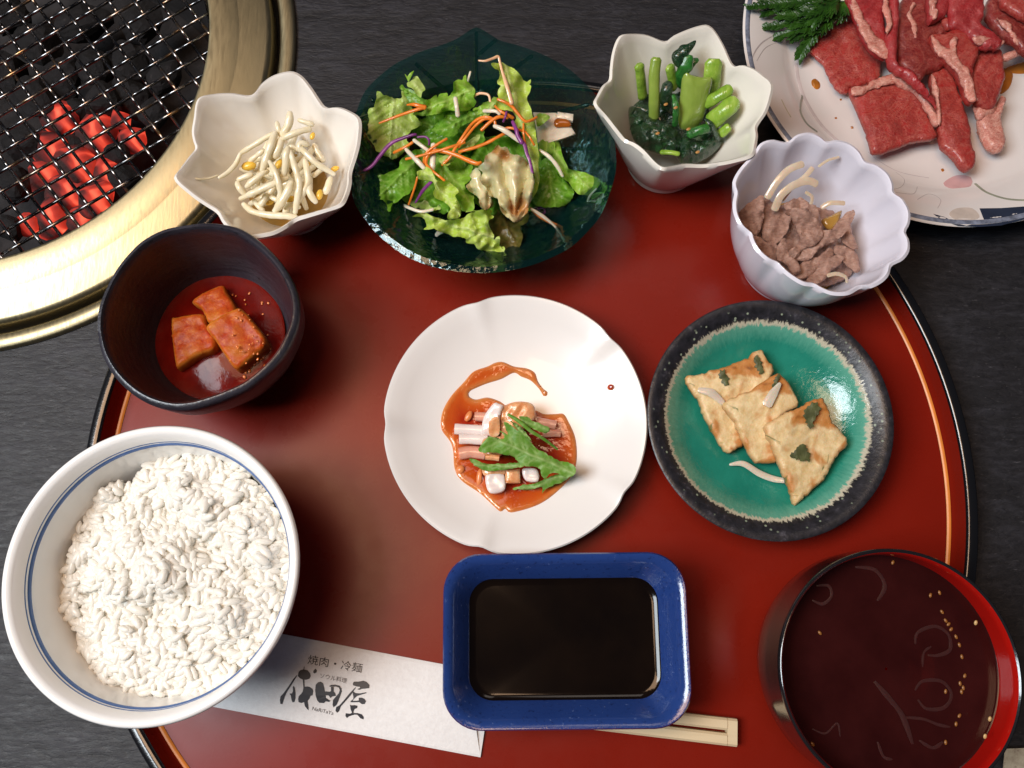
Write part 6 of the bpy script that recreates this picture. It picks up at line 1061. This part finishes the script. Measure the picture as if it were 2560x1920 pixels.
# ================================================================ soup
def soup():
    zl = .0475; R = SC[2] - .0026
    m = NT('clear_brown_soup'); t = m.n('ShaderNodeBsdfTransparent'); t.inputs[0].default_value = (.40, .10, .07, 1); d = m.n('ShaderNodeBsdfDiffuse'); f = m.noise(45, 4); m.l(m.ramp(f, [(.3, (.020, .0034, .0032)), (.7, (.038, .0068, .0062))]), d.inputs[0]); g = m.n('ShaderNodeBsdfGlossy'); g.inputs['Roughness'].default_value = .12; fr = m.n('ShaderNodeFresnel'); fr.inputs[0].default_value = 1.33
    a = m.n('ShaderNodeMixShader'); a.inputs[0].default_value = .78; m.l(t.outputs[0], a.inputs[1]); m.l(d.outputs[0], a.inputs[2]); b = m.n('ShaderNodeMixShader'); m.l(fr.outputs[0], b.inputs[0]); m.l(a.outputs[0], b.inputs[1]); m.l(g.outputs[0], b.inputs[2]); m.l(b.outputs[0], m.o.inputs[0])
    V, F = lathe([ring(SC[0], SC[1], .0433, zl + .0008), ring(SC[0], SC[1], .0425, zl + .0001), ring(SC[0], SC[1], .0415, zl), ring(SC[0], SC[1], .0005, zl)], False, False); tag(mk('soup', V, F, m.m), 'thin dark brown soup in the red-lined lacquer bowl', 'soup')
    Zs = ZM(1840, 1320, .3616); th_ = NT('soup_onion'); th_.set(Base_Color=(.040, .0115, .0105), Roughness=.3, Subsurface_Weight=.2, Subsurface_Scale=.001)
    for pts, w_, lab in [([(962, 1065), (1060, 1180), (1150, 1300), (1220, 1490)], 26, 'straight onion strip floating in the middle of the soup'), ([(1150, 1310), (1290, 1320), (1400, 1360), (1480, 1375)], 14, 'thin onion thread right of the straight strip'), ([(1240, 800), (1260, 720), (1380, 680), (1470, 740), (1480, 840), (1400, 880), (1330, 880)], 16, 'onion ring at the right of the soup, upper one'), ([(1240, 1120), (1290, 1060), (1420, 1060), (1490, 1150), (1440, 1240), (1320, 1250), (1260, 1190)], 16, 'onion ring at the right of the soup, lower one'), ([(560, 400), (640, 400), (660, 470), (600, 525), (530, 500)], 14, 'small onion ring at the upper left of the soup'), ([(830, 270), (960, 290), (1030, 400), (980, 500)], 18, 'faint onion arc at the top of the soup'), ([(980, 1480), (1020, 1580), (1080, 1600)], 14, 'short onion end at the front of the soup'), ([(1270, 1470), (1360, 1520), (1430, 1480)], 16, 'onion bit at the lower right of the soup'), ([(530, 1390), (620, 1420), (700, 1350), (720, 1440)], 9, 'hair-thin onion curl at the lower left of the soup'), ([(1290, 960), (1300, 860), (1350, 820)], 10, 'onion thread between the two rings')]:
        tag(strand('soup_onion_strip', Zs(pts), [w_ * .3, w_ * .62, w_ * .5, w_ * .66, w_ * .3], th_.m, z=zl + .0002, nseg=6, n=6, flat=.3), lab, 'onion', 'onion strips in the soup')
    se = simple('soup_sesame', (.24, .10, .022), .35, .25, 250)
    G = 'sesame seeds round the edge of the soup'
    pos = [(1425, 580), (1450, 640), (1470, 665), (1488, 700), (1522, 752), (1545, 808), (1562, 890), (1582, 1022), (1550, 1075), (1572, 1105), (1560, 1132), (1545, 1298), (1522, 1355), (1345, 465), (1408, 447), (580, 725), (530, 1495), (1450, 1482), (1450, 1130), (1085, 238)]
    labs = ['topmost of the sesame seeds in the row along the right edge of the soup', 'sesame seed second from the top in the right-hand row', 'sesame seed third from the top in the right-hand row', 'sesame seed in the right-hand row where it starts to bend', 'sesame seed alone in the middle of the right-hand row', 'sesame seed just above the gap in the right-hand row', 'larger sesame seed beside the upper onion ring', 'sesame seed right of the gap, above a cluster of three', 'left sesame seed of the cluster of three', 'right sesame seed of the cluster of three', 'lowest sesame seed of the cluster of three', 'sesame seed low on the right edge of the soup', 'last sesame seed of the right-hand row', 'fine sesame seed at the upper right of the soup, left of a pair', 'fine sesame seed at the upper right of the soup, right of a pair', 'lone sesame seed on the left side of the soup', 'sesame seed at the lower left edge of the soup', 'sesame seed beside the onion bit at the lower right', 'sesame seed inside the lower onion ring', 'sesame seed at the top rim of the soup']
    rnd = random.Random(2)
    for (x, y), lab in zip(pos, labs):
        c = P(*Zs([(x, y)])[0], zl + .0004); a = rnd.uniform(.6, 2.2); v, f = ellipsoid(c, (math.cos(a), math.sin(a), 0), .00095, .0006, .0004, 8, 5); tag(mk('sesame_seed', v, f, se), lab, 'sesame seed', G)
    for x, y, lab in [(1658, 655, 'pale sesame seed stuck to the red wall above the soup'), (1755, 1320, 'sesame seed on the red bowl wall at the lower right, upper of two'), (1722, 1440, 'sesame seed on the red bowl wall at the lower right, lower of two')]:
        z = .052; c = P(*Zs([(x, y)])[0], z); d = c[:2] - SC[:2]; r = np.interp(z, [.042, .056, .060], [.0415, SC[2] - .0022, SC[2] - .0016]) - .0004; n_ = d / np.linalg.norm(d)
        for _ in range(6):
            z = float(np.interp(np.linalg.norm(P(*Zs([(x, y)])[0], z)[:2] - SC[:2]), [.0411, SC[2] - .0026], [.042, .056])); 
        c = P(*Zs([(x, y)])[0], z); v, f = ellipsoid(c, (.2, 1, .3), .0010, .0007, .0005, 8, 5); tag(mk('sesame_seed', v, f, simple('pale_sesame', (.55, .36, .15), .35, .2, 250)), lab, 'sesame seed', 'sesame seeds on the soup bowl wall')
soup()

# ================================================================ chopsticks in a paper sleeve
def sleeve():
    z = .0022
    m = NT('white_washi_paper'); f = m.noise(500, 5, .7); m.set(Base_Color=m.ramp(f, [(.3, (.70, .68, .67)), (.7, (.78, .77, .76))]), Roughness=.8); m.bump(f, .00025)
    ink = simple('black_ink', (.012, .010, .014), .5, .2, 90); gink = simple('grey_ink', (.09, .08, .09), .5, .2, 90)
    t = thing('chopstick_sleeve', P(900, 1720, 0), 'white paper chopstick sleeve with brush lettering, between rice bowl and blue dish', 'paper sleeve')
    a, b = P(734, 1591, z), P(1300, 1697, z); cc, d = P(555, 1773, z), P(1201, 1895, z)
    u = (b - a) / np.linalg.norm(b - a); aL = a - u * .042; cL = cc - u * .012
    e = P(1216, 1773, z)
    def sheet(nm, top, bot, n, prof, th=.0003, mat=m.m):
        V = []; F = []
        k = len(prof)
        for i in range(n + 1):
            s = i / n; p, q = top[0] + (top[1] - top[0]) * s, bot[0] + (bot[1] - bot[0]) * s
            for v_, h in prof: w_ = p + (q - p) * v_; V.append((w_[0], w_[1], h))
        N = len(V); V += [(x, y, zz - th) for x, y, zz in V]
        for i in range(n):
            for j in range(k - 1):
                o = i * k + j; F.append((o, o + 1, o + k + 1, o + k)); F.append((N + o, N + o + k, N + o + k + 1, N + o + 1))
        rim = [j for j in range(k)] + [i * k + k - 1 for i in range(1, n + 1)] + [n * k + j for j in range(k - 2, -1, -1)] + [i * k for i in range(n - 1, 0, -1)]
        for i in range(len(rim)): x, y = rim[i], rim[(i + 1) % len(rim)]; F.append((y, x, x + N, y + N))
        return mk(nm, V, F, mat, t, smooth=False)
    f_ = .24
    prof = [(0, .0008), (.04, .0014), (.12, .0020), (.22, .0026), (.36, .0034), (.5, .0038), (.64, .0034), (.78, .0026), (.9, .0018), (.97, .0013), (1, .0008)]
    # right end is cut on a slant, with a small folded triangle
    sheet('paper_body', (aL, P(1170, 1673, z)), (cL, P(1201, 1895, z)), 24, prof)
    fold = [P(1165, 1800, .0030), P(1211, 1828, .0015), P(1201, 1894, .0013)]
    V = np.array(fold + [p - np.array([0, 0, .0003]) for p in fold]); mk('folded_corner', V, [(0, 2, 1), (3, 4, 5), (0, 1, 4, 3), (1, 2, 5, 4), (2, 0, 3, 5)], m.m, t, smooth=False)
    # lettering: the brush characters are traced outlines, the small lines are type
    def zpaper(px, py):
        for _ in range(3): pass
        top = np.array([734, 1591.]); dx = (px - 734); v_ = (py - (1591 + dx * .187)) / 214.0
        return float(np.interp(v_, [q[0] for q in prof], [q[1] for q in prof]))
    Lz = ZM(690, 1630, .11302)
    strokes = [
        [(500, 440), (540, 400), (605, 385), (618, 320), (632, 322), (628, 388), (700, 405), (755, 470), (770, 530), (740, 590), (680, 612), (628, 614), (634, 770), (690, 762), (740, 770), (800, 810), (825, 860), (805, 960), (760, 970), (740, 1030), (700, 1080), (715, 1180), (722, 1285), (690, 1265), (640, 1200), (620, 1110), (560, 1130), (500, 1110), (488, 1040), (500, 980), (560, 920), (590, 870), (605, 790), (598, 700), (590, 612), (530, 580), (482, 530)],
        [(455, 512), (468, 525), (340, 730), (250, 870), (200, 970), (170, 1060), (140, 1155), (95, 1145), (85, 1060), (100, 980), (150, 930), (210, 850), (290, 740), (380, 600)],
        [(370, 770), (390, 750), (415, 790), (430, 900), (430, 1030), (410, 1100), (370, 1120), (345, 1070), (325, 960), (295, 920), (355, 915), (375, 870)],
        [(830, 410), (870, 365), (905, 400), (900, 450), (850, 478), (822, 450)],
        [(880, 720), (930, 670), (990, 655), (1040, 690), (1065, 780), (1080, 870), (1190, 880), (1215, 860), (1215, 772), (1275, 772), (1275, 870), (1310, 910), (1325, 970), (1240, 985), (1205, 1020), (1165, 960), (1100, 960), (1100, 1010), (1150, 1050), (1210, 1080), (1170, 1105), (1100, 1090), (1060, 1130), (960, 1125), (910, 1070), (875, 960), (865, 840)],
        [(1175, 750), (1220, 725), (1310, 722), (1400, 745), (1445, 800), (1455, 870), (1425, 960), (1380, 1080), (1340, 1170), (1270, 1225), (1250, 1170), (1260, 1060), (1320, 990), (1390, 910), (1410, 840), (1390, 790), (1330, 765), (1270, 768), (1190, 770)],
        [(1700, 690), (1725, 655), (1820, 655), (1930, 635), (2000, 660), (2065, 730), (2060, 800), (1980, 810), (1900, 815), (1850, 838), (1795, 825), (1860, 790), (1850, 770), (1790, 765), (1700, 735)],
        [(1755, 780), (1768, 788), (1650, 960), (1500, 1130), (1430, 1210), (1395, 1310), (1350, 1345), (1315, 1300), (1330, 1220), (1400, 1180), (1500, 1070), (1620, 920)],
        [(1690, 890), (1710, 870), (1760, 910), (1860, 915), (1990, 890), (2005, 910), (1900, 940), (1800, 970), (1740, 1020), (1690, 1080), (1780, 1080), (1830, 1070), (1830, 1010), (1900, 1010), (1960, 1040), (1990, 1090), (1960, 1150), (1900, 1155), (1840, 1110), (1700, 1115), (1640, 1110), (1660, 1075), (1710, 1040), (1710, 980)],
        [(1635, 1165), (1660, 1180), (1740, 1175), (1800, 1190), (1795, 1240), (1740, 1260), (1715, 1310), (1715, 1350), (1800, 1350), (1900, 1380), (1940, 1440), (1935, 1490), (1870, 1470), (1800, 1390), (1740, 1385), (1620, 1420), (1570, 1460), (1535, 1420), (1540, 1355), (1640, 1365), (1680, 1340), (1650, 1270)]]
    for s_ in strokes:
        q = Lz(s_); nb = len(q); r = delaunay_2d_cdt([Vector(p) for p in q], [(i, (i + 1) % nb) for i in range(nb)], [], 1, 1e-5)
        V = [P(c[0], c[1], zpaper(c[0], c[1]) + .00022) for c in r[0]]; F = [tuple(f) if (lambda A: np.cross(A[1] - A[0], A[2] - A[0])[2] > 0)(np.array([V[i] for i in f])) else tuple(f)[::-1] for f in r[2]]
        mk('brush_stroke', np.array(V), F, ink, t, smooth=False)
    def text(body, p0, p1, height, mat, nm):
        """type set from pixel p0 to pixel p1 along the sleeve"""
        cu = bpy.data.curves.new(nm, 'FONT'); cu.body = body; cu.size = 1; cu.extrude = 0; o = bpy.data.objects.new(nm, cu); COL.objects.link(o)
        dg = bpy.context.evaluated_depsgraph_get(); me = bpy.data.meshes.new_from_object(o.evaluated_get(dg)); bpy.data.objects.remove(o); bpy.data.curves.remove(cu)
        co = np.array([v.co[:] for v in me.vertices]); fs = [tuple(p.vertices) for p in me.polygons]; bpy.data.meshes.remove(me)
        if not len(co): print('NO TEXT', body); return
        p0, p1 = np.array(p0, float), np.array(p1, float); L = np.linalg.norm(p1 - p0); u_ = (p1 - p0) / L; n_ = np.array([u_[1], -u_[0]])
        sx = L / (co[:, 0].max() - co[:, 0].min()); sy = height / (co[:, 1].max() - co[:, 1].min())
        px = p0 + np.outer((co[:, 0] - co[:, 0].min()) * sx, u_) + np.outer((co[:, 1] - co[:, 1].min()) * sy, n_)
        V = np.array([P(x, y, zpaper(x, y) + .00022) for x, y in px]); mk(nm, V, fs, mat, t, smooth=False)
    text('焼肉・冷麺', Lz([(690, 260)])[0], Lz([(1890, 465)])[0], 23.5, ink, 'printed_line')
    text('ソウル料理', Lz([(965, 575)])[0], Lz([(1555, 695)])[0], 13, gink, 'printed_line')
    text('NaRiTaYa', Lz([(795, 1285)])[0], Lz([(1262, 1395)])[0], 8.8, gink, 'printed_line')
sleeve()
def chopsticks():
    m = NT('pale_cedar_wood'); f = m.noise(60, 5, .6, m.co((.06, 1, 1), .12), .4); m.set(Base_Color=m.ramp(f, [(.3, (.55, .42, .25)), (.7, (.72, .60, .40))]), Roughness=.6); m.bump(f, .0002)
    t = thing('chopsticks', P(1600, 1800, .001), 'unsplit pair of pale wooden chopsticks sticking out from under the blue dish', 'chopsticks')
    z = .0055; A0, A1 = P(1843.5, 1798, z), P(1843, 1868, z); B0, B1 = P(1474, 1758, z), P(1474, 1823, z)
    L = np.linalg.norm((A0 + A1) / 2 - (B0 + B1) / 2); u = ((B0 + B1) - (A0 + A1)); u /= np.linalg.norm(u); far = .122
    def bar(nm, e0, e1, f0, f1, h0, h1, x0, x1, cap=.0009):
        """a stick between the edge lines, from distance x0 to x1, lengthwise"""
        V = []; n = 8
        for i in range(n + 1):
            x = x0 + (x1 - x0) * i / n; s = x / far; p = e0 + (f0 - e0) * s; q = e1 + (f1 - e1) * s; h = h0 + (h1 - h0) * s; c = cap
            d = q - p; d /= np.linalg.norm(d); 
            for a, zz in ((p, .0012), (p, h - c), (p + d * c, h), (q - d * c, h), (q, h - c), (q, .0012)): V.append((a[0], a[1], zz))
        F = [];
        for i in range(n):
            for k in range(6): o = i * 6; F.append((o + k, o + (k + 1) % 6, o + 6 + (k + 1) % 6, o + 6 + k))
        F.append(tuple(range(6))[::-1]); F.append(tuple(range(n * 6, n * 6 + 6)))
        mk(nm, np.array(V), F, m.m, t, smooth=False)
    far0 = A0 + u * far; wv = (A1 - A0); mid = A0 + wv * .5; wn = wv / np.linalg.norm(wv)
    C = (A0 + A1) / 2 + u * far
    bar('joined_end', A0, A1, C - wn * .0055, C + wn * .0055, .0058, .0042, 0, .0042)
    g = wn * .0006
    bar('stick', A0, mid - g, C - wn * .0052, C - g, .0062, .0042, .0043, far)
    bar('stick', mid + g, A1, C + g, C + wn * .0052, .0062, .0042, .0043, far)
chopsticks()
